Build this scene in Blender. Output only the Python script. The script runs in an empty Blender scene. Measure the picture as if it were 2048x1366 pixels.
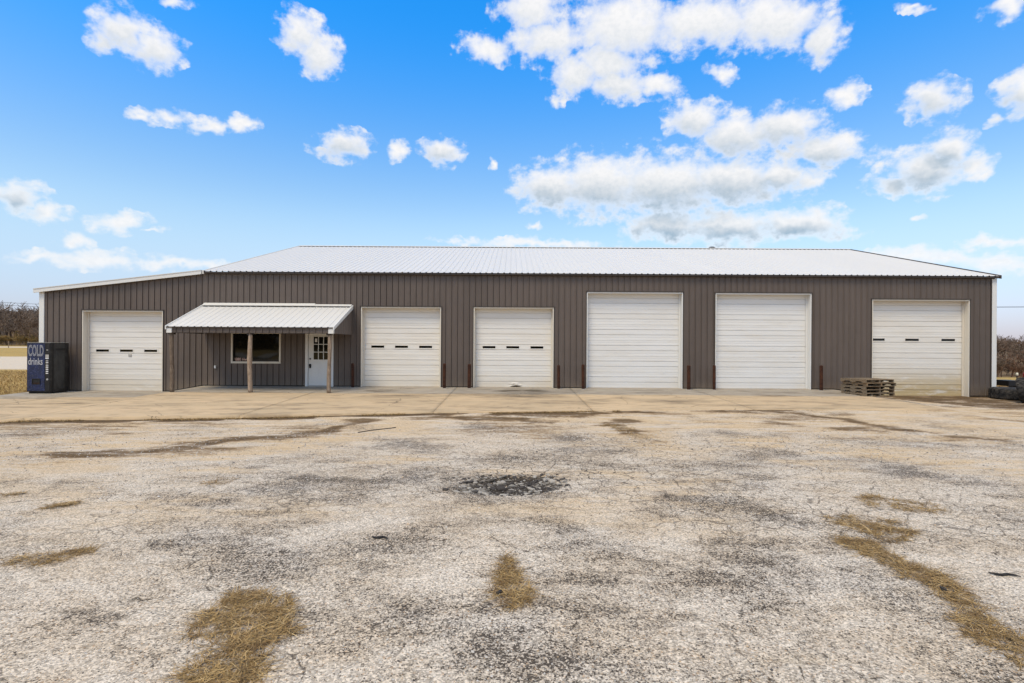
import bpy, math, random
import numpy as np
from mathutils import Vector, Matrix

R = math.radians
SC = bpy.context.scene
COL = SC.collection
rnd = random.Random(7)

# ------------------------------------------------------------------ camera
CAM_H = 1.60
cam = bpy.data.cameras.new("camera")
cam.sensor_width = 36.0
cam.lens = 36.0 * 1040 / 2048
cam.shift_y = 9 / 2048
cam.clip_start, cam.clip_end = 0.05, 3000
camo = bpy.data.objects.new("camera", cam)
COL.objects.link(camo)
camo.location = (0, 0, CAM_H)
camo.rotation_euler = (R(90), R(-0.35), 0)
SC.camera = camo

# ------------------------------------------------------------------ light, exposure
SUN_ELEV, SUN_AZ = 60.0, 212.0          # azimuth clockwise from +Y (behind the camera, a little to the left)
VS = SC.view_settings
VS.view_transform = 'Standard'
VS.look = 'None'
VS.gamma = 1.0
VS.use_curve_mapping = False
VS.exposure = 0.5
SC.cycles.use_denoising = True
SC.cycles.denoiser = 'OPENIMAGEDENOISE'
SC.cycles.denoising_prefilter = 'ACCURATE'
SC.cycles.max_bounces = 6
SC.cycles.sample_clamp_indirect = 6.0

sun = bpy.data.lights.new("sun", 'SUN')
sun.energy = 1.9
sun.angle = R(22)
sun.color = (1.0, 0.85, 0.60)
suno = bpy.data.objects.new("sun", sun)
COL.objects.link(suno)
sd = Vector((math.sin(R(SUN_AZ)) * math.cos(R(SUN_ELEV)), math.cos(R(SUN_AZ)) * math.cos(R(SUN_ELEV)), math.sin(R(SUN_ELEV))))
suno.rotation_euler = sd.to_track_quat('Z', 'Y').to_euler()
suno.location = sd * 60


# ------------------------------------------------------------------ node helper
class NT:
    def __init__(s, tree):
        s.t = tree
        s.n = tree.nodes
        s.l = tree.links

    def add(s, kind, props=None, **inp):
        nd = s.n.new(kind)
        for k, v in (props or {}).items():
            setattr(nd, k, v)
        for k, v in inp.items():
            s.put(nd, k, v)
        return nd

    def put(s, nd, k, v):
        key = int(k[1:]) if k[0] == 'i' and k[1:].isdigit() else k.replace('_', ' ')
        sock = nd.inputs[key]
        if isinstance(v, bpy.types.NodeSocket):
            s.l.new(v, sock)
        elif isinstance(v, (int, float)) and sock.type in ('RGBA',):
            sock.default_value = (v, v, v, 1)
        elif isinstance(v, tuple) and len(v) == 3 and sock.type == 'RGBA':
            sock.default_value = (*v, 1)
        else:
            sock.default_value = v

    def math(s, op, a, b=None, c=None, clamp=False):
        nd = s.add('ShaderNodeMath', {'operation': op, 'use_clamp': clamp})
        for i, v in enumerate((a, b, c)):
            if v is not None:
                s.put(nd, 'i%d' % i, v)
        return nd.outputs[0]

    def mixc(s, f, a, b, mode='MIX'):
        nd = s.add('ShaderNodeMix', {'data_type': 'RGBA', 'blend_type': mode, 'clamp_factor': True})
        s.put(nd, 'i0', f)
        s.put(nd, 'i6', a)
        s.put(nd, 'i7', b)
        return nd.outputs[2]

    def smooth(s, v, lo, hi, a=0.0, b=1.0):
        nd = s.add('ShaderNodeMapRange', {'interpolation_type': 'SMOOTHSTEP'})
        for k, q in zip(('Value', 'From Min', 'From Max', 'To Min', 'To Max'), (v, lo, hi, a, b)):
            s.put(nd, k, q)
        return nd.outputs[0]

    def noise(s, vec, scale, detail=4.0, rough=0.55, dist=0.0, out=0):
        nd = s.add('ShaderNodeTexNoise', Scale=scale, Detail=detail, Roughness=rough, Distortion=dist)
        s.l.new(vec, nd.inputs['Vector'])
        return nd.outputs[out]

    def vor(s, vec, scale, feature='F1', out='Distance', rand=1.0):
        nd = s.add('ShaderNodeTexVoronoi', {'feature': feature}, Scale=scale, Randomness=rand)
        s.l.new(vec, nd.inputs['Vector'])
        return nd.outputs[out]

    def mapping(s, vec, loc=(0, 0, 0), rot=(0, 0, 0), scale=(1, 1, 1), kind='POINT'):
        nd = s.add('ShaderNodeMapping', {'vector_type': kind})
        s.l.new(vec, nd.inputs['Vector'])
        nd.inputs['Location'].default_value = loc
        nd.inputs['Rotation'].default_value = rot
        nd.inputs['Scale'].default_value = scale
        return nd.outputs[0]

    def vmath(s, op, a, b=None):
        nd = s.add('ShaderNodeVectorMath', {'operation': op})
        s.put(nd, 'i0', a)
        if b is not None:
            s.put(nd, 'i1', b)
        return nd.outputs[0]


# ------------------------------------------------------------------ sky with cumulus clouds (directions: azimuth, elevation, half sizes, tilt)
SKY_HOR, SKY_LOW, SKY_HIGH = (0.38, 0.40, 0.72), (1.75, 1.40, 1.10), (0.20, 1.36, 1.90)
CLOUDS = [(-0.646, 0.449, 0.039, 0.026, 0.28), (-0.602, 0.436, 0.039, 0.028, 0.25), (-0.67, 0.432, 0.021, 0.017, 0.29), (-0.387, 0.505, 0.042, 0.032, 0.16), (-0.36, 0.479, 0.043, 0.032, 0.14), (-0.626, 0.342, 0.016, 0.01, 0.22), (-0.582, 0.347, 0.033, 0.014, 0.2), (-0.526, 0.349, 0.038, 0.013, 0.18), (-0.482, 0.358, 0.028, 0.015, 0.17), (-0.311, 0.351, 0.049, 0.026, 0.1), (-0.354, 0.338, 0.026, 0.01, 0.11), (-0.136, 0.354, 0.04, 0.025, 0.04), (-0.217, 0.352, 0.022, 0.018, 0.07), (-0.033, 0.337, 0.013, 0.01, 0.01), (0.035, 0.577, 0.067, 0.039, -0.03), (-0.047, 0.52, 0.06, 0.024, 0.01), (0.068, 0.531, 0.09, 0.035, -0.05), (0.214, 0.54, 0.124, 0.053, -0.12), (0.347, 0.531, 0.121, 0.039, -0.18), (0.461, 0.514, 0.095, 0.04, -0.23), (0.535, 0.474, 0.033, 0.033, -0.24), (0.177, 0.493, 0.073, 0.035, -0.09), (0.121, 0.478, 0.058, 0.033, -0.06), (0.196, 0.46, 0.077, 0.027, -0.09), (0.268, 0.451, 0.044, 0.024, -0.12), (0.381, 0.456, 0.025, 0.016, -0.16), (0.566, 0.39, 0.026, 0.019, -0.22), (0.68, 0.356, 0.035, 0.029, -0.26), (0.771, 0.34, 0.024, 0.03, -0.3), (0.743, 0.315, 0.011, 0.009, -0.27), (0.338, 0.391, 0.052, 0.031, -0.13), (0.405, 0.358, 0.075, 0.038, -0.15), (0.483, 0.359, 0.064, 0.034, -0.18), (0.542, 0.315, 0.064, 0.028, -0.19), (0.073, 0.296, 0.076, 0.043, -0.03), (0.168, 0.297, 0.11, 0.058, -0.06), (0.286, 0.289, 0.127, 0.062, -0.1), (0.397, 0.287, 0.109, 0.044, -0.13), (0.476, 0.285, 0.049, 0.028, -0.15), (0.52, 0.271, 0.027, 0.023, -0.15), (0.286, 0.221, 0.086, 0.03, -0.07), (0.389, 0.21, 0.11, 0.035, -0.09), (0.506, 0.205, 0.084, 0.029, -0.12), (0.671, 0.263, 0.056, 0.035, -0.2), (0.7, 0.284, 0.032, 0.027, -0.23), (0.632, 0.247, 0.037, 0.017, -0.18), (0.727, 0.258, 0.022, 0.019, -0.22), (-0.765, 0.199, 0.034, 0.025, 0.18), (-0.729, 0.183, 0.026, 0.014, 0.16), (-0.646, 0.184, 0.037, 0.018, 0.13), (-0.608, 0.176, 0.021, 0.007, 0.12), (-0.702, 0.146, 0.023, 0.016, 0.12), (-0.742, 0.123, 0.036, 0.011, 0.11), (-0.67, 0.125, 0.082, 0.015, 0.09), (-0.575, 0.13, 0.063, 0.011, 0.08), (0.035, 0.195, 0.161, 0.011, -0.02), (0.659, 0.14, 0.068, 0.015, -0.11), (0.746, 0.12, 0.049, 0.015, -0.11), (0.751, 0.149, 0.047, 0.008, -0.14), (0.761, 0.446, 0.026, 0.016, -0.36), (0.653, 0.48, 0.019, 0.007, -0.31), (-0.582, 0.502, 0.03, 0.009, 0.26), (0.659, 0.197, 0.013, 0.005, -0.15), (0.083, 0.441, 0.019, 0.011, -0.04), (0.044, 0.229, 0.021, 0.008, -0.01)]


world = bpy.data.worlds.new("World")
SC.world = world
world.use_nodes = True
W = NT(world.node_tree)
W.n.clear()
sky = W.add('ShaderNodeTexSky', {'sky_type': 'NISHITA', 'sun_disc': False, 'sun_elevation': R(SUN_ELEV), 'sun_rotation': R(SUN_AZ),
                                 'altitude': 200.0, 'air_density': 1.0, 'dust_density': 0.4, 'ozone_density': 2.5})
tc = W.add('ShaderNodeTexCoord')
dirn = W.vmath('NORMALIZE', tc.outputs['Generated'])
sep = W.add('ShaderNodeSeparateXYZ')
W.l.new(dirn, sep.inputs[0])
az = W.math('ARCTAN2', sep.outputs[0], sep.outputs[1])
el = W.math('ARCSINE', sep.outputs[2])
ae = W.add('ShaderNodeCombineXYZ')
W.l.new(az, ae.inputs[0])
W.l.new(el, ae.inputs[1])
AE = ae.outputs[0]
hs = W.add('ShaderNodeHueSaturation', Saturation=1.15, Value=1.0, Color=sky.outputs[0])
SKY_S = 0.118
air = W.smooth(el, 0.14, 0.60)
tint = W.mixc(air, tuple(SKY_S * q for q in SKY_LOW), tuple(SKY_S * q for q in SKY_HIGH))
tint = W.mixc(W.smooth(el, -0.05, 0.24, 0.0, 1.0), tuple(SKY_S * q for q in SKY_HOR), tint)
blue = W.mixc(1.0, hs.outputs[0], tint, 'MULTIPLY')
low = W.smooth(el, 0.10, 0.55, 1.0, 0.2)
veil = W.smooth(el, 0.06, 0.30, 0.80, 0.98)
CL_LIT, CL_SH = (0.70, 0.69, 0.685), (0.25, 0.335, 0.415)


w1 = W.noise(AE, 20, 3, 0.6, out=1)
warp = W.vmath('MULTIPLY', W.vmath('SUBTRACT', w1, (0.5, 0.5, 0.5)), (0.034, 0.022, 0))
w2 = W.noise(AE, 55, 2, 0.5, out=1)
warp2 = W.vmath('MULTIPLY', W.vmath('SUBTRACT', w2, (0.5, 0.5, 0.5)), (0.026, 0.020, 0))
AEW = W.vmath('ADD', AE, W.vmath('ADD', warp, warp2))


def zone_shader(a0, a1, e0, e1, generic=False):
    """blue sky with the clouds near one patch of directions, as a node group with a closure output"""
    g = bpy.data.node_groups.new('sky_zone', 'ShaderNodeTree')
    for nm, ty in (('AE', 'NodeSocketVector'), ('AEW', 'NodeSocketVector'), ('Low', 'NodeSocketFloat'), ('Veil', 'NodeSocketFloat'), ('Blue', 'NodeSocketColor')):
        g.interface.new_socket(nm, in_out='INPUT', socket_type=ty)
    g.interface.new_socket('Sky', in_out='OUTPUT', socket_type='NodeSocketShader')
    T = NT(g)
    gi, go = T.add('NodeGroupInput'), T.add('NodeGroupOutput')
    v, vw, low_, veil_, blue_ = gi.outputs[:5]
    cur = shade = None
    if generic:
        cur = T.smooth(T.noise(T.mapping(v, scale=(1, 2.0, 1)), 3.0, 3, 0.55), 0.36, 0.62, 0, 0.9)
    else:
        for a, e, ra, re, rot in CLOUDS:
            ext = 1.7 * max(ra, re) + 0.03
            if a + ext < a0 or a - ext > a1 or e + ext < e0 or e - ext > e1:
                continue
            m = T.mapping(vw, (a, e, 0), (0, 0, rot), (ra * 1.36, re * 1.36, 1), 'TEXTURE')
            gr = T.add('ShaderNodeTexGradient', {'gradient_type': 'SPHERICAL'})
            T.l.new(m, gr.inputs[0])
            o = T.math('MULTIPLY', gr.outputs['Fac'], min(1.0, 0.68 + re * 10))
            cur = o if cur is None else T.math('MAXIMUM', cur, o)
            if re > 0.024:
                m2 = T.mapping(vw, (a - 0.008, e - re * 0.55, 0), (0, 0, rot), (ra * 1.5, re * 1.05, 1), 'TEXTURE')
                g2 = T.add('ShaderNodeTexGradient', {'gradient_type': 'SPHERICAL'})
                T.l.new(m2, g2.inputs[0])
                o2 = g2.outputs['Fac']
                shade = o2 if shade is None else T.math('MAXIMUM', shade, o2)
    if cur is None:
        cur = T.math('ADD', 0.0, 0.0)
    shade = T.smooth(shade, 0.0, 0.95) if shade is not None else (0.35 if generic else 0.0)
    n1 = T.noise(T.mapping(v, scale=(1, 1.35, 1)), 24, 8, 0.58)
    n2 = T.noise(T.mapping(v, scale=(1, 1.25, 1)), 95, 4, 0.55)
    nn = T.math('ADD', T.math('MULTIPLY', T.math('SUBTRACT', n1, 0.5), 1.75), T.math('MULTIPLY', T.math('SUBTRACT', n2, 0.5), 0.30))
    f = T.math('ADD', cur, T.math('MULTIPLY', nn, T.math('MULTIPLY', T.smooth(cur, 0.0, 0.10), T.smooth(cur, 0.22, 0.72, 1.35, 0.35))))
    dens = T.smooth(f, 0.04, 0.80)
    body = T.smooth(f, 0.35, 0.75)
    grey = T.math('MULTIPLY', T.math('MULTIPLY', body, shade), low_, clamp=True)
    grey = T.math('ADD', grey, T.math('MULTIPLY', T.smooth(n2, 0.40, 0.66, 0.0, 0.10), body), clamp=True)
    clc = T.mixc(grey, CL_LIT, CL_SH)
    full = T.mixc(T.math('MULTIPLY', dens, veil_), blue_, clc)
    bg = T.add('ShaderNodeBackground', Color=full, Strength=1.0)
    T.l.new(bg.outputs[0], go.inputs[0])
    nd = W.add('ShaderNodeGroup')
    nd.node_tree = g
    for i, q in enumerate((AE, AEW, low, veil, blue)):
        W.l.new(q, nd.inputs[i])
    return nd.outputs[0]


def pick(cond, lo, hi):
    nd = W.add('ShaderNodeMixShader')
    W.l.new(cond, nd.inputs[0])
    W.l.new(lo, nd.inputs[1])
    W.l.new(hi, nd.inputs[2])
    return nd.outputs[0]


# zones keep the sky cheap: each direction evaluates only the clouds near it
A_CUT, E_CUT = [-0.95, -0.45, 0.10, 0.34, 0.58, 0.95], [0.0, 0.25, 0.41, 0.68]
colsh = []
for i in range(5):
    cells = [zone_shader(A_CUT[i], A_CUT[i + 1], E_CUT[j], E_CUT[j + 1]) for j in range(3)]
    r = pick(W.math('GREATER_THAN', el, E_CUT[1]), cells[0], cells[1])
    colsh.append(pick(W.math('GREATER_THAN', el, E_CUT[2]), r, cells[2]))
view = colsh[0]
for i in range(1, 5):
    view = pick(W.math('GREATER_THAN', az, A_CUT[i]), view, colsh[i])
# unseen cloud round the rest of the sky, made denser to whiten the light
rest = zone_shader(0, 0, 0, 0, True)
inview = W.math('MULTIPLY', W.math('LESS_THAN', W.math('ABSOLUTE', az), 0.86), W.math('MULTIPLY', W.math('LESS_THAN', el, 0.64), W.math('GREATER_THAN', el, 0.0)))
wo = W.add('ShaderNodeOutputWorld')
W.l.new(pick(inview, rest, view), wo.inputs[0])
world.cycles.sampling_method = 'MANUAL'
world.cycles.sample_map_resolution = 512


# ------------------------------------------------------------------ materials
def mat(name, fn):
    m = bpy.data.materials.new(name)
    m.use_nodes = True
    t = NT(m.node_tree)
    p = t.n['Principled BSDF']
    tc = t.add('ShaderNodeTexCoord')
    geo = t.add('ShaderNodeNewGeometry')
    oi = t.add('ShaderNodeObjectInfo')
    fn(t, p, tc.outputs['Object'], geo.outputs['Position'], oi.outputs['Random'])
    return m


def setp(t, p, col=None, rough=None, metal=None, spec=None, bump=None, bs=0.4, bd=0.01, ior=None):
    if col is not None:
        t.put(p, 'Base Color', col)
    if rough is not None:
        t.put(p, 'Roughness', rough)
    if metal is not None:
        t.put(p, 'Metallic', metal)
    if spec is not None:
        t.put(p, 'Specular IOR Level', spec)
    if ior is not None:
        t.put(p, 'IOR', ior)
    if bump is not None:
        b = t.add('ShaderNodeBump', Strength=bs, Distance=bd, Height=bump)
        t.l.new(b.outputs[0], p.inputs['Normal'])


def paint(col, rough=0.45, var=0.12, dirt=(0.25, 0.2, 0.14), dirt_amt=0.12, bumpd=0.003, objvar=0.05, spec=0.4):
    def fn(t, p, ob, pos, orand):
        n = t.noise(t.mapping(pos, scale=(1, 1, 0.35)), 2.2, 5, 0.6)
        f = t.noise(pos, 38, 4, 0.6)
        c = t.mixc(t.math('MULTIPLY', n, var), col, tuple(q * 0.6 for q in col))
        c = t.mixc(t.math('MULTIPLY', t.smooth(f, 0.5, 0.8), dirt_amt), c, dirt)
        v = t.math('ADD', 1 - objvar, t.math('MULTIPLY', orand, 2 * objvar))
        c = t.mixc(1.0, c, v, 'MULTIPLY')
        setp(t, p, c, t.math('ADD', rough - 0.06, t.math('MULTIPLY', n, 0.14)), spec=spec, bump=t.noise(pos, 1.7, 3, 0.5), bs=0.5, bd=bumpd * 8)
    return fn


def wall_paint(col):
    def fn(t, p, ob, pos, orand):
        n = t.noise(t.mapping(pos, scale=(1, 1, 0.25)), 1.6, 6, 0.62)
        f = t.noise(pos, 30, 4, 0.6)
        c = t.mixc(t.smooth(n, 0.35, 0.7, 0, 0.30), col, tuple(q * 0.62 for q in col))
        c = t.mixc(t.smooth(f, 0.55, 0.8, 0, 0.15), c, (0.22, 0.18, 0.14))
        st = t.noise(t.mapping(pos, scale=(9, 1, 0.3)), 2.0, 4, 0.6)
        c = t.mixc(t.smooth(st, 0.58, 0.75, 0, 0.22), c, (0.24, 0.20, 0.165))
        sp = t.add('ShaderNodeSeparateXYZ')
        t.l.new(pos, sp.inputs[0])
        mud = t.smooth(t.math('ADD', sp.outputs[2], t.math('MULTIPLY', t.math('SUBTRACT', n, 0.5), 0.5)), -0.15, 0.42, 0.42, 0.0)
        c = t.mixc(t.math('MULTIPLY', mud, t.smooth(f, 0.25, 0.6)), c, (0.25, 0.195, 0.135))
        c = t.mixc(1.0, c, t.math('ADD', 0.92, t.math('MULTIPLY', orand, 0.16)), 'MULTIPLY')
        setp(t, p, c, 0.5, spec=0.4, bump=t.noise(t.mapping(pos, scale=(1, 1, 0.6)), 2.6, 3, 0.5), bs=0.6, bd=0.035)
    return fn


M = {}
M['wall'] = mat('wall_paint', wall_paint((0.117, 0.091, 0.076)))
M['trimdark'] = mat('dark_brown_trim', paint((0.055, 0.042, 0.035), 0.5, 0.3))
M['black'] = mat('black_closure', paint((0.012, 0.011, 0.010), 0.7, 0.3))
M['roof'] = mat('white_roof_paint', paint((0.65, 0.62, 0.575), 0.42, 0.06, (0.5, 0.47, 0.42), 0.10, 0.001, 0.012))
M['trim'] = mat('white_trim', paint((0.72, 0.71, 0.68), 0.45, 0.10, (0.45, 0.38, 0.28), 0.2, 0.001, 0.02))
M['jamb'] = mat('cream_jamb', paint((0.72, 0.66, 0.56), 0.5, 0.2, (0.42, 0.31, 0.2), 0.25, 0.001, 0.02))


def door_paint(col, mud, mud_top):
    def fn(t, p, ob, pos, orand):
        n = t.noise(t.mapping(pos, scale=(0.45, 1, 2.2)), 1.6, 5, 0.6)
        c = t.mixc(t.smooth(n, 0.35, 0.75, 0, 0.35), col, tuple(a * b for a, b in zip(col, (0.86, 0.79, 0.68))))
        st = t.noise(t.mapping(pos, scale=(0.9, 1, 3.5)), 2.0, 5, 0.65)
        sp = t.add('ShaderNodeSeparateXYZ')
        t.l.new(pos, sp.inputs[0])
        low = t.smooth(sp.outputs[2], -0.2, mud_top, 1, 0)
        m = t.math('MULTIPLY', low, t.smooth(st, 0.18, 0.52))
        c = t.mixc(t.math('MULTIPLY', m, mud), c, (0.48, 0.345, 0.14))
        sc = t.smooth(t.noise(t.mapping(pos, scale=(1.2, 1, 9)), 2.6, 4, 0.6), 0.62, 0.74, 0, 0.22)
        c = t.mixc(sc, c, (0.42, 0.37, 0.32))
        setp(t, p, c, 0.42, spec=0.35, bump=t.noise(pos, 1.5, 2), bs=0.3, bd=0.02)
    return fn


M['door_new'] = mat('door_white', door_paint((0.74, 0.73, 0.71), 0.10, 0.5))
M['door_old'] = mat('door_offwhite', door_paint((0.765, 0.735, 0.685), 0.30, 0.7))
M['door_mud'] = mat('door_muddy', door_paint((0.755, 0.725, 0.675), 0.85, 1.15))


def simple(col, rough=0.6, metal=0.0, spec=0.4, nscale=20, namt=0.3, bd=0.0, ior=None):
    def fn(t, p, ob, pos, orand):
        n = t.noise(ob, nscale, 5, 0.6)
        c = t.mixc(t.math('MULTIPLY', n, namt), col, tuple(q * 0.45 for q in col))
        setp(t, p, c, rough, metal, spec, n if bd else None, 0.6, bd, ior)
    return fn


def glass_fn(t, p, ob, pos, orand):
    n = t.noise(ob, 1.4, 2)
    setp(t, p, (0.006, 0.006, 0.005), 0.03, 0, 0.5, n, 0.15, 0.004, 1.42)


M['glass'] = mat('dark_glass', glass_fn)
M['hardware'] = mat('black_hardware', simple((0.015, 0.014, 0.013), 0.35, 0.6))
M['white_letter'] = mat('white_vinyl', simple((0.80, 0.79, 0.78), 0.5))
M['grey_letter'] = mat('faded_white_vinyl', simple((0.50, 0.50, 0.52), 0.5, nscale=14, namt=0.6))
M['pink_letter'] = mat('faded_red_vinyl', simple((0.62, 0.42, 0.36), 0.5))
M['grey_plastic'] = mat('grey_plastic', simple((0.42, 0.40, 0.37), 0.5))


def rust_fn(t, p, ob, pos, orand):
    n = t.noise(ob, 9, 6, 0.65)
    f = t.noise(ob, 60, 3)
    c = t.mixc(t.smooth(n, 0.35, 0.7), (0.028, 0.013, 0.009), (0.082, 0.030, 0.015))
    c = t.mixc(t.smooth(f, 0.55, 0.75, 0, 0.6), c, (0.12, 0.052, 0.024))
    setp(t, p, c, 0.85, spec=0.2, bump=f, bs=0.6, bd=0.003)


M['rust'] = mat('rusty_steel', rust_fn)
M['concrete_pale'] = mat('pale_gravel', simple((0.6, 0.54, 0.45), 0.95, nscale=3))
M['concrete_fill'] = mat('concrete_plug', simple((0.30, 0.27, 0.23), 0.9, nscale=30, bd=0.002))


def wood_fn(ca, cb, cc):
    def fn(t, p, ob, pos, orand):
        g = t.noise(t.mapping(ob, scale=(1, 1, 0.12)), 42, 5, 0.65, 0.6)
        b = t.noise(ob, 3.5, 4, 0.6)
        c = t.mixc(t.smooth(g, 0.3, 0.7), ca, cb)
        c = t.mixc(t.smooth(b, 0.45, 0.75, 0, 0.8), c, cc)
        c = t.mixc(1.0, c, t.math('ADD', 0.6, t.math('MULTIPLY', orand, 0.8)), 'MULTIPLY')
        setp(t, p, c, 0.88, spec=0.2, bump=g, bs=0.8, bd=0.006)
    return fn


M['post'] = mat('weathered_timber', wood_fn((0.16, 0.115, 0.08), (0.36, 0.28, 0.21), (0.10, 0.060, 0.035)))


def board_fn(t, p, ob, pos, orand):
    g = t.noise(t.mapping(ob, scale=(0.10, 1, 1)), 55, 5, 0.65, 0.5)
    b = t.noise(ob, 4.5, 4, 0.6)
    old = t.mixc(t.smooth(g, 0.3, 0.7), (0.07, 0.053, 0.037), (0.29, 0.235, 0.17))
    new = t.mixc(t.smooth(g, 0.3, 0.7), (0.12, 0.08, 0.048), (0.31, 0.225, 0.14))
    c = t.mixc(t.smooth(orand, 0.45, 0.75), old, new)
    c = t.mixc(t.smooth(b, 0.55, 0.8, 0, 0.75), c, (0.05, 0.038, 0.026))
    setp(t, p, c, 0.9, spec=0.15, bump=g, bs=0.7, bd=0.004)


M['board'] = mat('pallet_wood', board_fn)


def rubber_fn(t, p, ob, pos, orand):
    n = t.noise(ob, 7, 5, 0.6)
    c = t.mixc(t.smooth(n, 0.35, 0.75), (0.014, 0.014, 0.015), (0.075, 0.065, 0.055))
    setp(t, p, c, 0.8, spec=0.3, bump=t.noise(ob, 40, 3), bs=0.4, bd=0.004)


M['rubber'] = mat('old_rubber', rubber_fn)
M['green'] = mat('green_rim_paint', simple((0.05, 0.22, 0.05), 0.45, nscale=12))
M['red'] = mat('red_machine_paint', simple((0.30, 0.035, 0.03), 0.5, nscale=12))
M['steel_dark'] = mat('dark_steel', simple((0.02, 0.02, 0.022), 0.5, 0.3))
M['lamp_lens'] = mat('pale_lens', simple((0.75, 0.70, 0.55), 0.3))


def blue_fn(t, p, ob, pos, orand):
    n = t.noise(ob, 5, 6, 0.7)
    f = t.noise(ob, 26, 5, 0.7)
    c = t.mixc(t.smooth(n, 0.35, 0.7), (0.006, 0.010, 0.034), (0.010, 0.022, 0.095))
    c = t.mixc(t.smooth(n, 0.56, 0.78, 0, 0.55), c, (0.10, 0.09, 0.14))
    c = t.mixc(t.smooth(f, 0.54, 0.66, 0, 0.5), c, (0.14, 0.16, 0.23))
    c = t.mixc(t.smooth(t.noise(ob, 17, 3), 0.62, 0.68, 0, 0.8), c, (0.008, 0.009, 0.02))
    setp(t, p, c, 0.35, spec=0.45)


M['blue'] = mat('worn_blue_panel', blue_fn)


def vend_black(t, p, ob, pos, orand):
    n = t.noise(ob, 6, 6, 0.65)
    c = t.mixc(t.smooth(n, 0.45, 0.8), (0.011, 0.010, 0.010), (0.045, 0.042, 0.04))
    setp(t, p, c, 0.5, spec=0.35)


M['vend_black'] = mat('vending_black', vend_black)


def vend_side(t, p, ob, pos, orand):
    n = t.noise(t.mapping(ob, scale=(1, 1, 0.5)), 5, 6, 0.7)
    c = t.mixc(t.smooth(n, 0.35, 0.7), (0.05, 0.05, 0.048), (0.022, 0.021, 0.020))
    c = t.mixc(t.smooth(t.noise(ob, 3.3, 3), 0.62, 0.7, 0, 0.6), c, (0.07, 0.028, 0.022))
    setp(t, p, c, 0.55, spec=0.3)


M['vend_side'] = mat('vending_grey_side', vend_side)


# ---- ground materials
def attr(t, name):
    nd = t.add('ShaderNodeAttribute', {'attribute_name': name})
    return nd.outputs['Fac']


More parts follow.
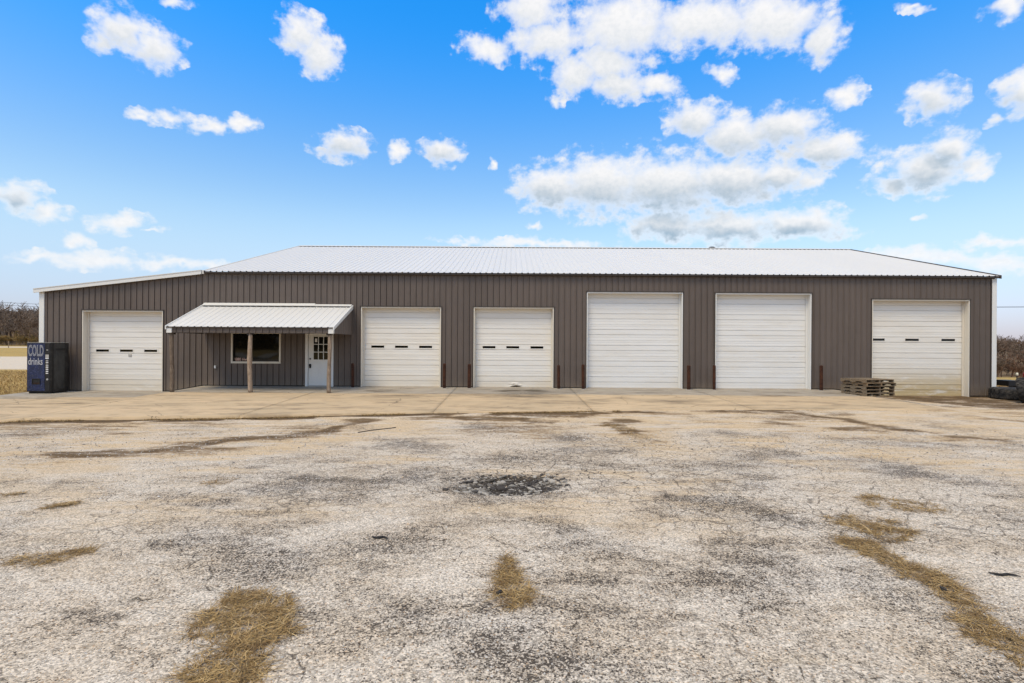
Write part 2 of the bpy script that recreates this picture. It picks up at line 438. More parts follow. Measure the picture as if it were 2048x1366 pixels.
def lot_fn(t, p, ob, pos, orand):
    v = pos
    dirt, tan, dark, crack = (attr(t, k) for k in ('dirt', 'tan', 'dark', 'crack'))
    nb = t.noise(v, 0.55, 5, 0.6)
    nm = t.noise(t.mapping(v, scale=(0.7, 1.2, 1)), 2.1, 6, 0.65)
    nf = t.noise(v, 13, 4, 0.65)
    sp = t.noise(v, 58, 3, 0.75)
    sp2 = t.noise(v, 150, 2, 0.7)
    stone = t.add('ShaderNodeTexVoronoi', {'feature': 'F1'}, Scale=85.0)
    t.l.new(v, stone.inputs['Vector'])
    hsv = t.add('ShaderNodeSeparateColor')
    t.l.new(stone.outputs['Color'], hsv.inputs[0])
    c = t.mixc(t.smooth(nm, 0.35, 0.65), (0.57, 0.49, 0.395), (0.50, 0.405, 0.30))
    c = t.mixc(t.smooth(nb, 0.48, 0.68, 0, 0.5), c, (0.45, 0.40, 0.345))
    st = t.noise(t.mapping(v, scale=(0.45, 2.2, 1)), 1.7, 7, 0.68)
    c = t.mixc(t.math('MULTIPLY', tan, t.smooth(st, 0.36, 0.60, 0.1, 1.0)), c, (0.56, 0.405, 0.235))
    c = t.mixc(t.smooth(st, 0.55, 0.75, 0, 0.35), c, (0.44, 0.34, 0.22))
    # individual stones, lighter, darker and a few rusty ones
    sb = t.math('ADD', 0.44, t.math('MULTIPLY', hsv.outputs[0], 1.06))
    c = t.mixc(t.math('SUBTRACT', 0.9, t.math('MULTIPLY', tan, 0.5)), c, t.mixc(1.0, c, sb, 'MULTIPLY'))
    c = t.mixc(t.smooth(hsv.outputs[1], 0.955, 0.975, 0, 0.5), c, (0.42, 0.24, 0.11))
    # worn binder showing between the stones; its amount follows the dark areas
    wide = t.smooth(t.math('ADD', t.math('MULTIPLY', nb, 0.6), t.math('MULTIPLY', nm, 0.4)), 0.40, 0.66)
    amt = t.math('ADD', t.math('MULTIPLY', wide, 0.19), t.math('MULTIPLY', t.math('MULTIPLY', dark, t.smooth(nm, 0.34, 0.66, 0.0, 1.0)), 0.115))
    amt = t.math('ADD', amt, t.math('MULTIPLY', t.math('SUBTRACT', nf, 0.5), 0.36))
    amt = t.math('SUBTRACT', amt, t.math('MULTIPLY', tan, 0.10))
    spn = t.math('ADD', t.math('MULTIPLY', sp, 0.62), t.math('MULTIPLY', sp2, 0.38))
    thr = t.math('SUBTRACT', 0.578, amt)
    sm = t.smooth(t.math('SUBTRACT', spn, thr), -0.02, 0.06)
    sm = t.math('MULTIPLY', sm, t.smooth(hsv.outputs[2], 0.58, 0.66, 1.0, 0.12))
    c = t.mixc(t.math('MULTIPLY', sm, 0.94), c, (0.048, 0.037, 0.028))
    c = t.mixc(t.math('MULTIPLY', t.math('MULTIPLY', t.math('MINIMUM', dark, 1.0), 0.34), t.smooth(t.math('ADD', nf, nm), 0.80, 1.25)), c, (0.12, 0.10, 0.085))
    c = t.mixc(t.math('MULTIPLY', t.smooth(dark, 1.6, 3.0, 0, 0.9), t.smooth(nf, 0.32, 0.5, 0.45, 1.0)), c, (0.024, 0.019, 0.014))
    # cracks
    wv = t.vmath('ADD', v, t.vmath('MULTIPLY', t.noise(v, 5, 4, 0.6, out=1), (0.16, 0.16, 0)))
    e1 = t.vor(wv, 1.9, 'DISTANCE_TO_EDGE')
    e2 = t.vor(wv, 4.3, 'DISTANCE_TO_EDGE')
    cm = t.smooth(t.noise(v, 0.8, 3), 0.42, 0.58)
    k1 = t.math('MULTIPLY', t.smooth(e1, 0.003, 0.014, 1, 0), t.math('MULTIPLY', cm, t.smooth(nf, 0.40, 0.58)))
    k2 = t.math('MULTIPLY', t.smooth(e2, 0.008, 0.040, 1, 0), t.math('MULTIPLY', crack, t.smooth(nf, 0.32, 0.47)))
    k = t.math('MAXIMUM', k1, k2)
    c = t.mixc(t.math('MULTIPLY', k, 0.92), c, (0.075, 0.058, 0.042))
    # soil washed over the surface
    dm = t.math('ADD', dirt, t.math('ADD', t.math('MULTIPLY', t.math('SUBTRACT', st, 0.5), 1.5), t.math('MULTIPLY', t.math('SUBTRACT', nf, 0.5), 0.9)))
    dm = t.math('MULTIPLY', t.smooth(dm, 0.30, 0.85), t.smooth(dirt, 0.02, 0.25, 0.0, 0.92))
    soil = t.mixc(t.smooth(t.math('ADD', nf, t.math('MULTIPLY', dirt, -0.25)), 0.15, 0.55), (0.050, 0.028, 0.011), (0.175, 0.102, 0.044))
    c = t.mixc(dm, c, soil)
    h = t.math('SUBTRACT', t.math('MULTIPLY', spn, -1.0), t.math('MULTIPLY', k, 0.8))
    setp(t, p, c, 0.93, spec=0.15, bump=h, bs=0.55, bd=0.012)


M['lot'] = mat('weathered_chip_seal', lot_fn)


def slab_fn(t, p, ob, pos, orand):
    v = pos
    dark, grey = attr(t, 'dark'), attr(t, 'grey')
    nb = t.noise(t.mapping(v, scale=(0.5, 1.3, 1)), 0.9, 5, 0.6)
    nm = t.noise(t.mapping(v, scale=(0.55, 1.6, 1)), 3.0, 6, 0.65, 0.4)
    nf = t.noise(v, 40, 4, 0.65)
    c = t.mixc(t.smooth(nb, 0.35, 0.65), (0.55, 0.405, 0.25), (0.48, 0.36, 0.225))
    c = t.mixc(t.smooth(nm, 0.46, 0.74, 0, 0.75), c, (0.30, 0.215, 0.135))
    c = t.mixc(grey, c, t.mixc(t.smooth(nm, 0.3, 0.7), (0.36, 0.325, 0.275), (0.25, 0.22, 0.18)))
    c = t.mixc(t.math('MULTIPLY', dark, t.smooth(nm, 0.30, 0.60, 0.3, 1)), c, (0.085, 0.066, 0.045))
    c = t.mixc(t.smooth(nf, 0.62, 0.78, 0, 0.35), c, (0.14, 0.11, 0.08))
    c = t.mixc(1.0, c, t.math('ADD', 0.95, t.math('MULTIPLY', orand, 0.1)), 'MULTIPLY')
    wv = t.vmath('ADD', v, t.vmath('MULTIPLY', t.noise(v, 2.5, 4, 0.6, out=1), (0.4, 0.4, 0)))
    e1 = t.vor(wv, 0.33, 'DISTANCE_TO_EDGE')
    k = t.math('MULTIPLY', t.smooth(e1, 0.0012, 0.004, 1, 0), t.smooth(t.noise(v, 0.7, 2), 0.45, 0.55))
    c = t.mixc(t.math('MULTIPLY', k, 0.7), c, (0.10, 0.075, 0.05))
    setp(t, p, c, 0.9, spec=0.2, bump=nf, bs=0.25, bd=0.004)


M['slab'] = mat('tan_concrete', slab_fn)


def field_fn(t, p, ob, pos, orand):
    road = attr(t, 'road')
    n = t.noise(t.mapping(pos, scale=(0.6, 1, 1)), 0.6, 6, 0.65)
    f = t.noise(pos, 7, 5, 0.7)
    c = t.mixc(t.smooth(n, 0.35, 0.65), (0.46, 0.31, 0.105), (0.36, 0.25, 0.09))
    c = t.mixc(t.smooth(f, 0.45, 0.75, 0, 0.6), c, (0.16, 0.115, 0.045))
    far = attr(t, 'litter')
    c = t.mixc(far, c, t.mixc(t.smooth(n, 0.4, 0.6), (0.13, 0.085, 0.05), (0.20, 0.135, 0.07)))
    rc = t.mixc(t.smooth(f, 0.35, 0.7), (0.62, 0.53, 0.42), (0.52, 0.43, 0.33))
    c = t.mixc(t.math('MULTIPLY', road, t.smooth(f, 0.2, 0.45, 0.75, 1)), c, rc)
    setp(t, p, c, 0.95, spec=0.1, bump=f, bs=0.8, bd=0.05)


M['field'] = mat('winter_field', field_fn)


def straw_fn(t, p, ob, pos, orand):
    ge = t.add('ShaderNodeNewGeometry')
    r = ge.outputs['Random Per Island']
    cr = t.add('ShaderNodeValToRGB')
    e = cr.color_ramp.elements
    e[0].position, e[0].color = 0.0, (0.105, 0.068, 0.034, 1)
    e[1].position, e[1].color = 1.0, (0.68, 0.49, 0.24, 1)
    m1 = cr.color_ramp.elements.new(0.45)
    m1.color = (0.31, 0.195, 0.072, 1)
    m2 = cr.color_ramp.elements.new(0.8)
    m2.color = (0.49, 0.32, 0.13, 1)
    t.l.new(r, cr.inputs[0])
    n = t.noise(pos, 5, 3)
    c = t.mixc(t.smooth(n, 0.4, 0.7, 0, 0.45), cr.outputs[0], (0.13, 0.065, 0.022))
    setp(t, p, c, 0.75, spec=0.2)


M['straw'] = mat('dead_grass', straw_fn)


def pebble_fn(t, p, ob, pos, orand):
    ge = t.add('ShaderNodeNewGeometry')
    cr = t.add('ShaderNodeValToRGB')
    e = cr.color_ramp.elements
    e[0].position, e[0].color = 0.0, (0.05, 0.045, 0.042, 1)
    e[1].position, e[1].color = 1.0, (0.62, 0.59, 0.55, 1)
    for q, k in ((0.22, (0.10, 0.09, 0.082, 1)), (0.30, (0.34, 0.31, 0.27, 1)), (0.85, (0.52, 0.48, 0.43, 1)), (0.93, (0.46, 0.30, 0.16, 1)), (0.96, (0.56, 0.53, 0.5, 1))):
        cr.color_ramp.elements.new(q).color = k
    t.l.new(ge.outputs['Random Per Island'], cr.inputs[0])
    setp(t, p, cr.outputs[0], 0.85, spec=0.25)


M['pebble'] = mat('loose_aggregate', pebble_fn)


def chunk_fn(t, p, ob, pos, orand):
    f = t.noise(ob, 60, 4, 0.7)
    nrm = t.add('ShaderNodeNewGeometry')
    n = t.noise(pos, 11, 4, 0.65)
    pale = t.mixc(t.smooth(f, 0.4, 0.65), (0.50, 0.45, 0.38), (0.27, 0.235, 0.20))
    darkc = t.mixc(t.smooth(f, 0.4, 0.65), (0.035, 0.031, 0.028), (0.12, 0.10, 0.085))
    c = t.mixc(t.smooth(t.math('ADD', orand, t.math('MULTIPLY', t.math('SUBTRACT', n, 0.5), 0.9)), 0.35, 0.90), darkc, pale)
    setp(t, p, c, 0.9, spec=0.2, bump=f, bs=0.8, bd=0.008)


M['chunk'] = mat('broken_asphalt', chunk_fn)


def bark_fn(ca, cb):
    def fn(t, p, ob, pos, orand):
        n = t.noise(pos, 0.35, 4, 0.6)
        f = t.noise(pos, 3.5, 3, 0.6)
        c = t.mixc(t.smooth(n, 0.35, 0.65), ca, cb)
        c = t.mixc(t.smooth(f, 0.4, 0.7, 0, 0.5), c, tuple(q * 0.5 for q in ca))
        setp(t, p, c, 0.9, spec=0.1)
    return fn


M['bark'] = mat('bare_branches', bark_fn((0.19, 0.13, 0.092), (0.25, 0.195, 0.15)))
M['bark_red'] = mat('bare_reddish_branches', bark_fn((0.20, 0.11, 0.07), (0.18, 0.135, 0.10)))
M['brush'] = mat('dry_brush', bark_fn((0.38, 0.25, 0.10), (0.22, 0.17, 0.085)))
M['evergreen'] = mat('olive_foliage', bark_fn((0.12, 0.105, 0.030), (0.20, 0.13, 0.05)))


# ------------------------------------------------------------------ object helpers
WLOC = {}


def props(o, label=None, cat=None, group=None, kind=None):
    if label:
        o['label'] = label
    if cat:
        o['category'] = cat
    if group:
        o['group'] = group
    if kind:
        o['kind'] = kind
    return o


def thing(name, label, cat, loc=(0, 0, 0), rotz=0.0, group=None, local=False):
    o = bpy.data.objects.new(name, None)
    o.empty_display_size = 0.3
    COL.objects.link(o)
    o.location = loc
    o.rotation_euler = (0, 0, rotz)
    WLOC[o.name] = np.zeros(3) if local else np.array(loc, float)
    return props(o, label, cat, group)


class MB:
    def __init__(s):
        s.v, s.f = [], []

    def box(s, x0, x1, y0, y1, z0, z1):
        b = len(s.v)
        s.v += [(x0, y0, z0), (x1, y0, z0), (x1, y1, z0), (x0, y1, z0), (x0, y0, z1), (x1, y0, z1), (x1, y1, z1), (x0, y1, z1)]
        s.f += [(b, b + 3, b + 2, b + 1), (b + 4, b + 5, b + 6, b + 7), (b, b + 1, b + 5, b + 4), (b + 1, b + 2, b + 6, b + 5), (b + 2, b + 3, b + 7, b + 6), (b + 3, b, b + 4, b + 7)]
        return s

    def poly(s, pts):
        b = len(s.v)
        s.v += [tuple(p) for p in pts]
        s.f.append(tuple(range(b, b + len(pts))))
        return s

    def prism(s, pts, d):
        """closed polygon pts (3-D) pushed along vector d"""
        b, n = len(s.v), len(pts)
        s.v += [tuple(p) for p in pts] + [tuple(np.array(p) + np.array(d)) for p in pts]
        s.f.append(tuple(range(b + n - 1, b - 1, -1)))
        s.f.append(tuple(range(b + n, b + 2 * n)))
        for i in range(n):
            j = (i + 1) % n
            s.f.append((b + i, b + j, b + n + j, b + n + i))
        return s

    def tube(s, path, rad, n=10, cap=True):
        path = [Vector(p) for p in path]
        b = len(s.v)
        for i, p in enumerate(path):
            t = (path[min(i + 1, len(path) - 1)] - path[max(i - 1, 0)]).normalized()
            up = Vector((0, 0, 1)) if abs(t.z) < 0.9 else Vector((0, 1, 0))
            a = t.cross(up).normalized()
            c = a.cross(t).normalized()
            r = rad[i] if isinstance(rad, (list, tuple)) else rad
            for k in range(n):
                th = 2 * math.pi * k / n
                q = p + a * (r * math.cos(th)) + c * (r * math.sin(th))
                s.v.append(tuple(q))
        for i in range(len(path) - 1):
            for k in range(n):
                j = (k + 1) % n
                s.f.append((b + i * n + k, b + i * n + j, b + (i + 1) * n + j, b + (i + 1) * n + k))
        if cap:
            s.f.append(tuple(b + k for k in range(n - 1, -1, -1)))
            e = b + (len(path) - 1) * n
            s.f.append(tuple(e + k for k in range(n)))
        return s

    def lathe(s, prof, n=28, axis='z', c=(0, 0, 0)):
        """prof: (r, h) pairs turned about an axis through c"""
        b = len(s.v)
        for r, h in prof:
            for k in range(n):
                th = 2 * math.pi * k / n
                x, y = r * math.cos(th), r * math.sin(th)
                if axis == 'z':
                    q = (c[0] + x, c[1] + y, c[2] + h)
                else:
                    q = (c[0] + x, c[1] + h, c[2] + y)
                s.v.append(q)
        for i in range(len(prof) - 1):
            for k in range(n):
                j = (k + 1) % n
                s.f.append((b + i * n + k, b + i * n + j, b + (i + 1) * n + j, b + (i + 1) * n + k))
        return s

    def build(s, name, m, parent=None, smooth=False, bevel=0.0):
        V = np.array(s.v, float)
        lo, hi = V.min(0), V.max(0)
        o = np.array([(lo[0] + hi[0]) / 2, (lo[1] + hi[1]) / 2, lo[2]])
        me = bpy.data.meshes.new(name)
        me.from_pydata([tuple(q) for q in (V - o)], [], s.f)
        me.update()
        if smooth:
            me.polygons.foreach_set('use_smooth', [True] * len(me.polygons))
        me.materials.append(M[m] if isinstance(m, str) else m)
        ob = bpy.data.objects.new(name, me)
        COL.objects.link(ob)
        pl = WLOC[parent.name] if parent else np.zeros(3)
        ob.location = tuple(o - pl)
        WLOC[ob.name] = o
        if parent:
            ob.parent = parent
        if bevel:
            b = ob.modifiers.new('bevel', 'BEVEL')
            b.width = bevel
            b.segments = 2
            b.limit_method = 'ANGLE'
        return ob


def grid_mesh(name, X, Y, Z, keep, m, attrs=None, parent=None, smooth=True):
    """X, Y, Z: 2-D arrays (rows, cols); keep: bool per cell"""
    r, c = X.shape
    V = np.stack([X, Y, Z], -1).reshape(-1, 3)
    idx = np.arange(r * c).reshape(r, c)
    F = np.stack([idx[:-1, :-1], idx[:-1, 1:], idx[1:, 1:], idx[1:, :-1]], -1)[keep]
    used = np.unique(F)
    remap = np.full(r * c, -1)
    remap[used] = np.arange(len(used))
    me = bpy.data.meshes.new(name)
    o = np.zeros(3)
    if parent is None:
        o = np.array([0, 0, 0])
    me.from_pydata([], [], [])
    V2, F2 = V[used], remap[F]
    me.vertices.add(len(V2))
    me.vertices.foreach_set('co', V2.ravel())
    me.loops.add(F2.size)
    me.loops.foreach_set('vertex_index', F2.ravel())
    me.polygons.add(len(F2))
    me.polygons.foreach_set('loop_start', np.arange(0, F2.size, 4))
    me.update(calc_edges=True)
    me.validate()
    if smooth:
        me.polygons.foreach_set('use_smooth', [True] * len(me.polygons))
    for k, a in (attrs or {}).items():
        at = me.attributes.new(k, 'FLOAT', 'POINT')
        at.data.foreach_set('value', a.reshape(-1)[used].astype(np.float32))
    me.materials.append(M[m])
    ob = bpy.data.objects.new(name, me)
    COL.objects.link(ob)
    if parent:
        ob.parent = parent
        ob.location = tuple(-WLOC[parent.name])
    WLOC[ob.name] = np.zeros(3)
    return ob


def tri_mesh(name, V, F, m, smooth=False):
    V, F = np.asarray(V, np.float32), np.asarray(F, np.int32)
    me = bpy.data.meshes.new(name)
    k = F.shape[1]
    me.vertices.add(len(V))
    me.vertices.foreach_set('co', V.ravel())
    me.loops.add(F.size)
    me.loops.foreach_set('vertex_index', F.ravel())
    me.polygons.add(len(F))
    me.polygons.foreach_set('loop_start', np.arange(0, F.size, k))
    me.update(calc_edges=True)
    if smooth:
        me.polygons.foreach_set('use_smooth', [True] * len(F))
    me.materials.append(M[m])
    ob = bpy.data.objects.new(name, me)
    COL.objects.link(ob)
    WLOC[ob.name] = np.zeros(3)
    return ob


# ---- numpy value noise
def vhash(ix, iy, seed):
    h = (ix.astype(np.int64) * 374761393 + iy.astype(np.int64) * 668265263 + seed * 1442695041) & 0x7fffffff
    h = ((h ^ (h >> 13)) * 1274126177) & 0x7fffffff
    return ((h ^ (h >> 16)) & 0xffff) / 65535.0


def vnoise(x, y, seed=0):
    ix, iy = np.floor(x), np.floor(y)
    fx, fy = x - ix, y - iy
    fx, fy = fx * fx * (3 - 2 * fx), fy * fy * (3 - 2 * fy)
    a, b = vhash(ix, iy, seed), vhash(ix + 1, iy, seed)
    c, d = vhash(ix, iy + 1, seed), vhash(ix + 1, iy + 1, seed)
    return (a * (1 - fx) + b * fx) * (1 - fy) + (c * (1 - fx) + d * fx) * fy


def fbm(x, y, seed=0, oct=5, gain=0.5):
    s, a, t = 0, 1, 0
    for i in range(oct):
        s = s + a * vnoise(x * 2 ** i + 17.3 * i, y * 2 ** i - 9.1 * i, seed + i)
        t += a
        a *= gain
    return s / t


def sstep(x, a, b):
    q = np.clip((x - a) / (b - a), 0, 1)
    return q * q * (3 - 2 * q)


# ------------------------------------------------------------------ heights
def base_x(x):
    return np.interp(x, [-13.1, -11.9, 12.4, 14.0], [-0.23, 0.0, 0.0, -0.235])


def apron_z(x, y):
    k = 0.5 + 0.5 * np.clip((y - 13) / 7, 0, 1)
    return base_x(x) * k - 0.03 * (20 - y)


EDGE_X = [-40, -12.3, -6.6, -2.2, 0, 5.4, 13]
EDGE_Y = [12.2, 12.6, 13.2, 13.95, 14.1, 14.7, 15.0]


def edge_y(x):
    return np.interp(x, EDGE_X, EDGE_Y)


POT = (0.04, 6.85, 0.86, 0.58)


def lot_z(x, y):
    d = np.interp(x, [-8, -2, 3, 6], [0.075, 0.035, 0.016, 0.012])
    s = sstep(y, 6, 13.0)
    z = (1 - s) * -0.225 + s * (apron_z(x, np.maximum(y, 12.0)) - d)
    z = z + 0.018 * (fbm(x * 0.35, y * 0.35, 3, 3) - 0.5) * (1 - sstep(y, 11, 13))
    w = 0.6 * (fbm(x * 2.6, y * 2.6, 5, 3) - 0.5)
    r = np.hypot((x - POT[0]) / POT[2], (y - POT[1]) / POT[3]) + w
    z = z - 0.055 * (1 - sstep(r, 0.55, 1.0))
    return z


def far_z(x, y):
    L = np.interp(y, [-300, -60, 14, 20, 32, 50, 75, 110, 130, 200, 300, 500], [3, -0.4, -0.33, -0.30, -0.06, 0.35, 0.59, 0.80, 1.0, 5.0, 12.0, 20.0])
    Rr = np.interp(y, [-300, -60, 14, 20, 25, 45, 75, 100, 200, 300, 500], [3, -0.4, -0.33, -0.27, -0.32, -0.9, -2.5, -2.6, -1.0, 1.0, 4.0])
    t = sstep(x, -14, 14)
    return L * (1 - t) + Rr * t


# ------------------------------------------------------------------ terrain (field)
def axis(*segs):
    out = []
    for a, b, s in segs:
        out.append(np.arange(a, b, s))
    return np.unique(np.concatenate(out + [np.array([segs[-1][1]])]).round(4))


tx = axis((-600, -200, 25), (-200, -60, 5), (-60, -16, 0.6), (-16, 16, 4), (16, 60, 0.8), (60, 200, 5), (200, 600, 25))
ty = axis((-300, -60, 15), (-60, 14, 2), (14, 60, 0.5), (60, 150, 2), (150, 700, 20))
TX, TY = np.meshgrid(tx, ty)
TZ = far_z(TX, TY)


def lot_limit(x):
    return np.where(x < -18.1, 17.6 + 0.5 * (fbm(x * 0.8, x * 0, 2, 3) - 0.5), np.where(x < 18.5, 20.6, 21.6))


inside = (np.abs(TX) < 43) & (TY > -23) & (TY < lot_limit(TX) - 0.3)
TZ = np.where(inside, -0.75, TZ + 0.05 * (fbm(TX * 0.5, TY * 0.5, 8, 4) - 0.5))
wob = 1.5 * (fbm(TX * 0.12, TY * 0.12, 21, 3) - 0.5)
road = sstep(TY, 32 + wob, 33 + wob) * (1 - sstep(TY, 48 + wob * 3, 51 + wob * 3)) * (1 - sstep(TX, -14, -10))
y2 = 104 - 0.09 * (TX + 100)
road = np.maximum(road, sstep(TY, y2 - 6, y2 - 5) * (1 - sstep(TY, y2 + 6, y2 + 8)) * (1 - sstep(TX, -20, -10)))
litter = np.where(TX < 0, sstep(TY, 122, 132), sstep(TY, 70, 78))
terrain = grid_mesh('field', TX, TY, TZ, np.ones((len(ty) - 1, len(tx) - 1), bool), 'field', {'road': road, 'litter': litter})
props(terrain, 'dry golden winter grass field round the lot with pale gravel tracks', 'field', kind='structure')

# the curved gravel lane on the far side of the yard, behind the camera; the office window mirrors it
lane_pts = [(-66, -86), (-57, -68), (-43, -43), (-36.5, -32), (-33.9, -28.6), (-34.2, -30.5), (-37.5, -39), (-44.5, -56), (-53, -78), (-60, -96)]
LP = []
for i in range(len(lane_pts) - 1):
    for q in np.linspace(0, 1, 6)[:-1]:
        LP.append(np.array(lane_pts[i]) * (1 - q) + np.array(lane_pts[i + 1]) * q)
LP = np.array(LP)
for _ in range(3):
    LP[1:-1] = (LP[:-2] + LP[1:-1] * 2 + LP[2:]) / 4
mbl = MB()
for i in range(len(LP) - 1):
    d = LP[i + 1] - LP[i]
    nrm_ = np.array([-d[1], d[0]]) / (np.linalg.norm(d) + 1e-6) * 0.9
    mbl.poly([(*(LP[i] - nrm_), -0.22), (*(LP[i + 1] - nrm_), -0.22), (*(LP[i + 1] + nrm_), -0.22), (*(LP[i] + nrm_), -0.22)])
props(mbl.build('gravel_lane', 'concrete_pale', None), 'pale curved gravel lane on the far side of the yard, mirrored in the window', 'lane', kind='structure')

# ------------------------------------------------------------------ the lot
gx = axis((-44, -16, 0.5), (-16, -6, 0.12), (-6, 6, 0.06), (6, 16, 0.12), (16, 22, 0.25), (22, 44, 1.0))
gy = axis((-24, 2.0, 0.6), (2.0, 9, 0.055), (9, 16, 0.09), (16, 22, 0.2))
GX, GY = np.meshgrid(gx, gy)
GZ = lot_z(GX, GY)
DIRT = [(-3.73, 12.8, 0.73, 0.73, 1.0), (-5.91, 9.14, 1.91, 0.66, .85), (-6.87, 8.48, 0.64, 0.32, .8), (-4.71, 10.58, 1.21, 0.63, .9), (-8.76, 9.77, 1.4, 0.65, .5), (1.27, 13.58, 1.71, 0.7, 1), (2.78, 12.74, 0.74, 0.72, 1), (0.5, 11.15, 0.44, 0.6, .8), (6.24, 14.5, 1.32, 0.6, 1), (7.11, 13.27, 1.44, 0.8, .85), (8.92, 14.13, 0.7, 0.5, .9), (8.62, 12.33, 0.85, 0.4, .9), (9.36, 10.38, 1.1, 0.25, .8), (-0.29, 13.22, 1.91, 0.68, .9), (-9.3, 11.75, 2.43, 0.4, .5), (-2.3, 13.3, 1.25, 0.6, .9), (3.65, 11.97, 0.47, 0.6, .6),
        (2.45, 11.4, 0.45, 0.9, 1), (-7.5, 12.4, 3.5, 0.25, .8), (4.2, 13.9, 1.3, .6, .7)]
DARK = [(-0.19, 3.22, 0.13, 0.10, 1.5), (-0.17, 3.48, 0.07, 0.30, 1), (-0.4, 2.96, 0.26, 0.2, .9), (0.81, 4.06, 0.6, 0.5, .8), (1.7, 4.45, 0.6, 0.6, .8), (1.05, 3.53, 0.6, 0.4, .8), (-1.22, 4.21, 0.3, 0.17, .9), (-2.7, 3.42, 0.2, 0.11, 1), (-2.92, 3.48, 0.16, 0.08, 1), (-3.08, 4.71, 0.3, 0.14, .9), (1.9, 7.11, 0.9, 0.27, .8), (2.37, 6.19, 0.5, 0.6, .8), (-2.62, 7.13, 0.9, 0.2, .8), (-1.65, 7.08, 0.45, 0.17, 1), (5.67, 8.1, 0.9, 0.44, .6), (3.98, 4.19, 0.17, 0.04, 1.3), (-1.24, 4.92, 0.1, 0.05, 1.3), (-2.6, 4.66, 0.16, 0.1, 1), (-1.08, 3.51, 0.45, 0.45, .6), (1.48, 3.08, 0.6, 0.35, .7), (0.38, 3.02, 0.5, 0.2, .7), (3.2, 7.3, 1.2, .5, .5), (-0.2, 5.6, 1.6, 0.5, .45), (-2.4, 5.9, .9, .4, .45), (0.07, 6.85, 1.2, 0.75, .9), (1.2, 2.5, 1.6, 0.6, .5)]


def blobs(x, y, lst, wamp=0.5, wsc=1.3):
    wx = wamp * (fbm(x * wsc, y * wsc, 31, 4) - 0.5) * 2
    wy = wamp * (fbm(x * wsc, y * wsc, 47, 4) - 0.5) * 2
    out = np.zeros_like(x)
    for cx, cy, rx, ry, s in lst:
        k = min(rx, 1.0) * 1.2
        r = np.hypot((x + wx * k - cx) / (rx * 1.15), (y + wy * min(ry, 1.0) * 1.2 - cy) / (ry * 1.15))
        out = np.maximum(out, s * (1 - sstep(r, 0.25, 1.0)))
    return out


dirt = blobs(GX, GY, DIRT) * 0.72
STREAK = [([(-7.65, 8.27), (-6.93, 8.56), (-6.19, 8.91), (-5.62, 9.38), (-5.27, 10.1), (-4.76, 10.7), (-4.14, 11.24), (-3.88, 12.13), (-3.54, 12.99), (-2.23, 13.42), (-0.29, 13.13)], 0.34, 1.0),
          ([(-5.97, 9.66), (-5.44, 10.04), (-4.61, 10.35), (-4.26, 10.72)], 0.22, 0.9),
          ([(-0.29, 12.95), (0.95, 12.83), (2.11, 12.38), (2.51, 11.5), (2.69, 10.27)], 0.28, 1.0),
          ([(6.64, 15.12), (7.87, 14.18), (8.42, 13.33), (8.74, 12.33), (9.13, 11.47), (9.57, 10.62), (9.94, 10.08)], 0.24, 1.0),
          ([(6.07, 13.23), (6.73, 12.57), (7.85, 12.07)], 0.34, 0.85), ([(-0.31, 13.9), (1.03, 13.97), (2.66, 14.04)], 0.3, 1.0)]


def streak(x, y, pts, w, amp=0.5):
    wx = x + amp * (fbm(x * 1.1, y * 1.1, 81, 4) - 0.5)
    wy = y + amp * 1.6 * (fbm(x * 1.1, y * 1.1, 87, 4) - 0.5)
    d = np.full(x.shape, 99.0)
    for (x1, y1), (x2, y2) in zip(pts[:-1], pts[1:]):
        ux, uy = x2 - x1, y2 - y1
        t_ = np.clip(((wx - x1) * ux + (wy - y1) * uy) / (ux * ux + uy * uy), 0, 1)
        d = np.minimum(d, np.hypot(wx - x1 - ux * t_, (wy - y1 - uy * t_) * 0.8))
    ww = w * (0.2 + 2.6 * fbm(x * 0.7, y * 0.7, 63, 3))
    return (1 - sstep(d, 0.1 * ww, 1.25 * ww)) * sstep(fbm(x * 0.9 + 5, y * 1.6, 29, 4), 0.22, 0.52)


dirt = np.maximum(dirt, 0.52 * sstep(fbm(GX * 0.4, GY * 1.1, 203, 5), 0.46, 0.66) * sstep(GY, 8.0, 11.0))
halo = np.zeros_like(GX)
for pts, w, a_ in STREAK:
    dirt = np.maximum(dirt, 0.84 * a_ * streak(GX, GY, pts, w * 1.15, 1.1))
    dirt = np.maximum(dirt, 0.46 * streak(GX, GY, pts, w * 2.8, 1.1))
    halo = np.maximum(halo, streak(GX, GY, pts, w * 3.2))
for pts in ([(-8.9, 9.05), (-7.69, 8.86), (-6.75, 9.2), (-5.72, 9.87), (-4.41, 9.92), (-3.42, 11.01)], [(4.69, 10.23), (5.73, 9.5), (6.63, 8.88), (7.42, 8.33), (7.72, 7.83)]):
    halo = np.maximum(halo, streak(GX, GY, pts, 0.75))
ey = edge_y(GX)
n_e = fbm(GX * 0.9, GY * 2.5, 13, 4)
dirt = np.maximum(dirt, (1 - sstep(np.abs(GY - ey + 0.22), 0.05, 0.38)) * sstep(n_e, 0.28, 0.5) * np.where(GX < 6, 1, 0.4))
dirt = np.maximum(dirt, 1.0 * (1 - sstep(np.abs(GY - ey + 0.02), 0.06, 0.16 + 0.15 * n_e)) * (1 - sstep(GX, -2.5, 0.5)))
mudr = sstep(GX, 13.0, 13.7) * sstep(GY - (18.95 - 2.0 * np.clip(GX - 14.0, -1, 1.3)), -0.25, 0.25)
dirt = np.maximum(dirt, mudr * (0.42 + 0.80 * fbm(GX * 1.6, GY * 3, 77, 4)))
tan = sstep(GY + 2.4 * (fbm(GX * 0.4, GY * 0.8, 9, 4) - 0.5), 9.0, 12.5) * sstep(fbm(GX * 0.35, GY * 1.1, 15, 4), 0.28, 0.62) * 0.9
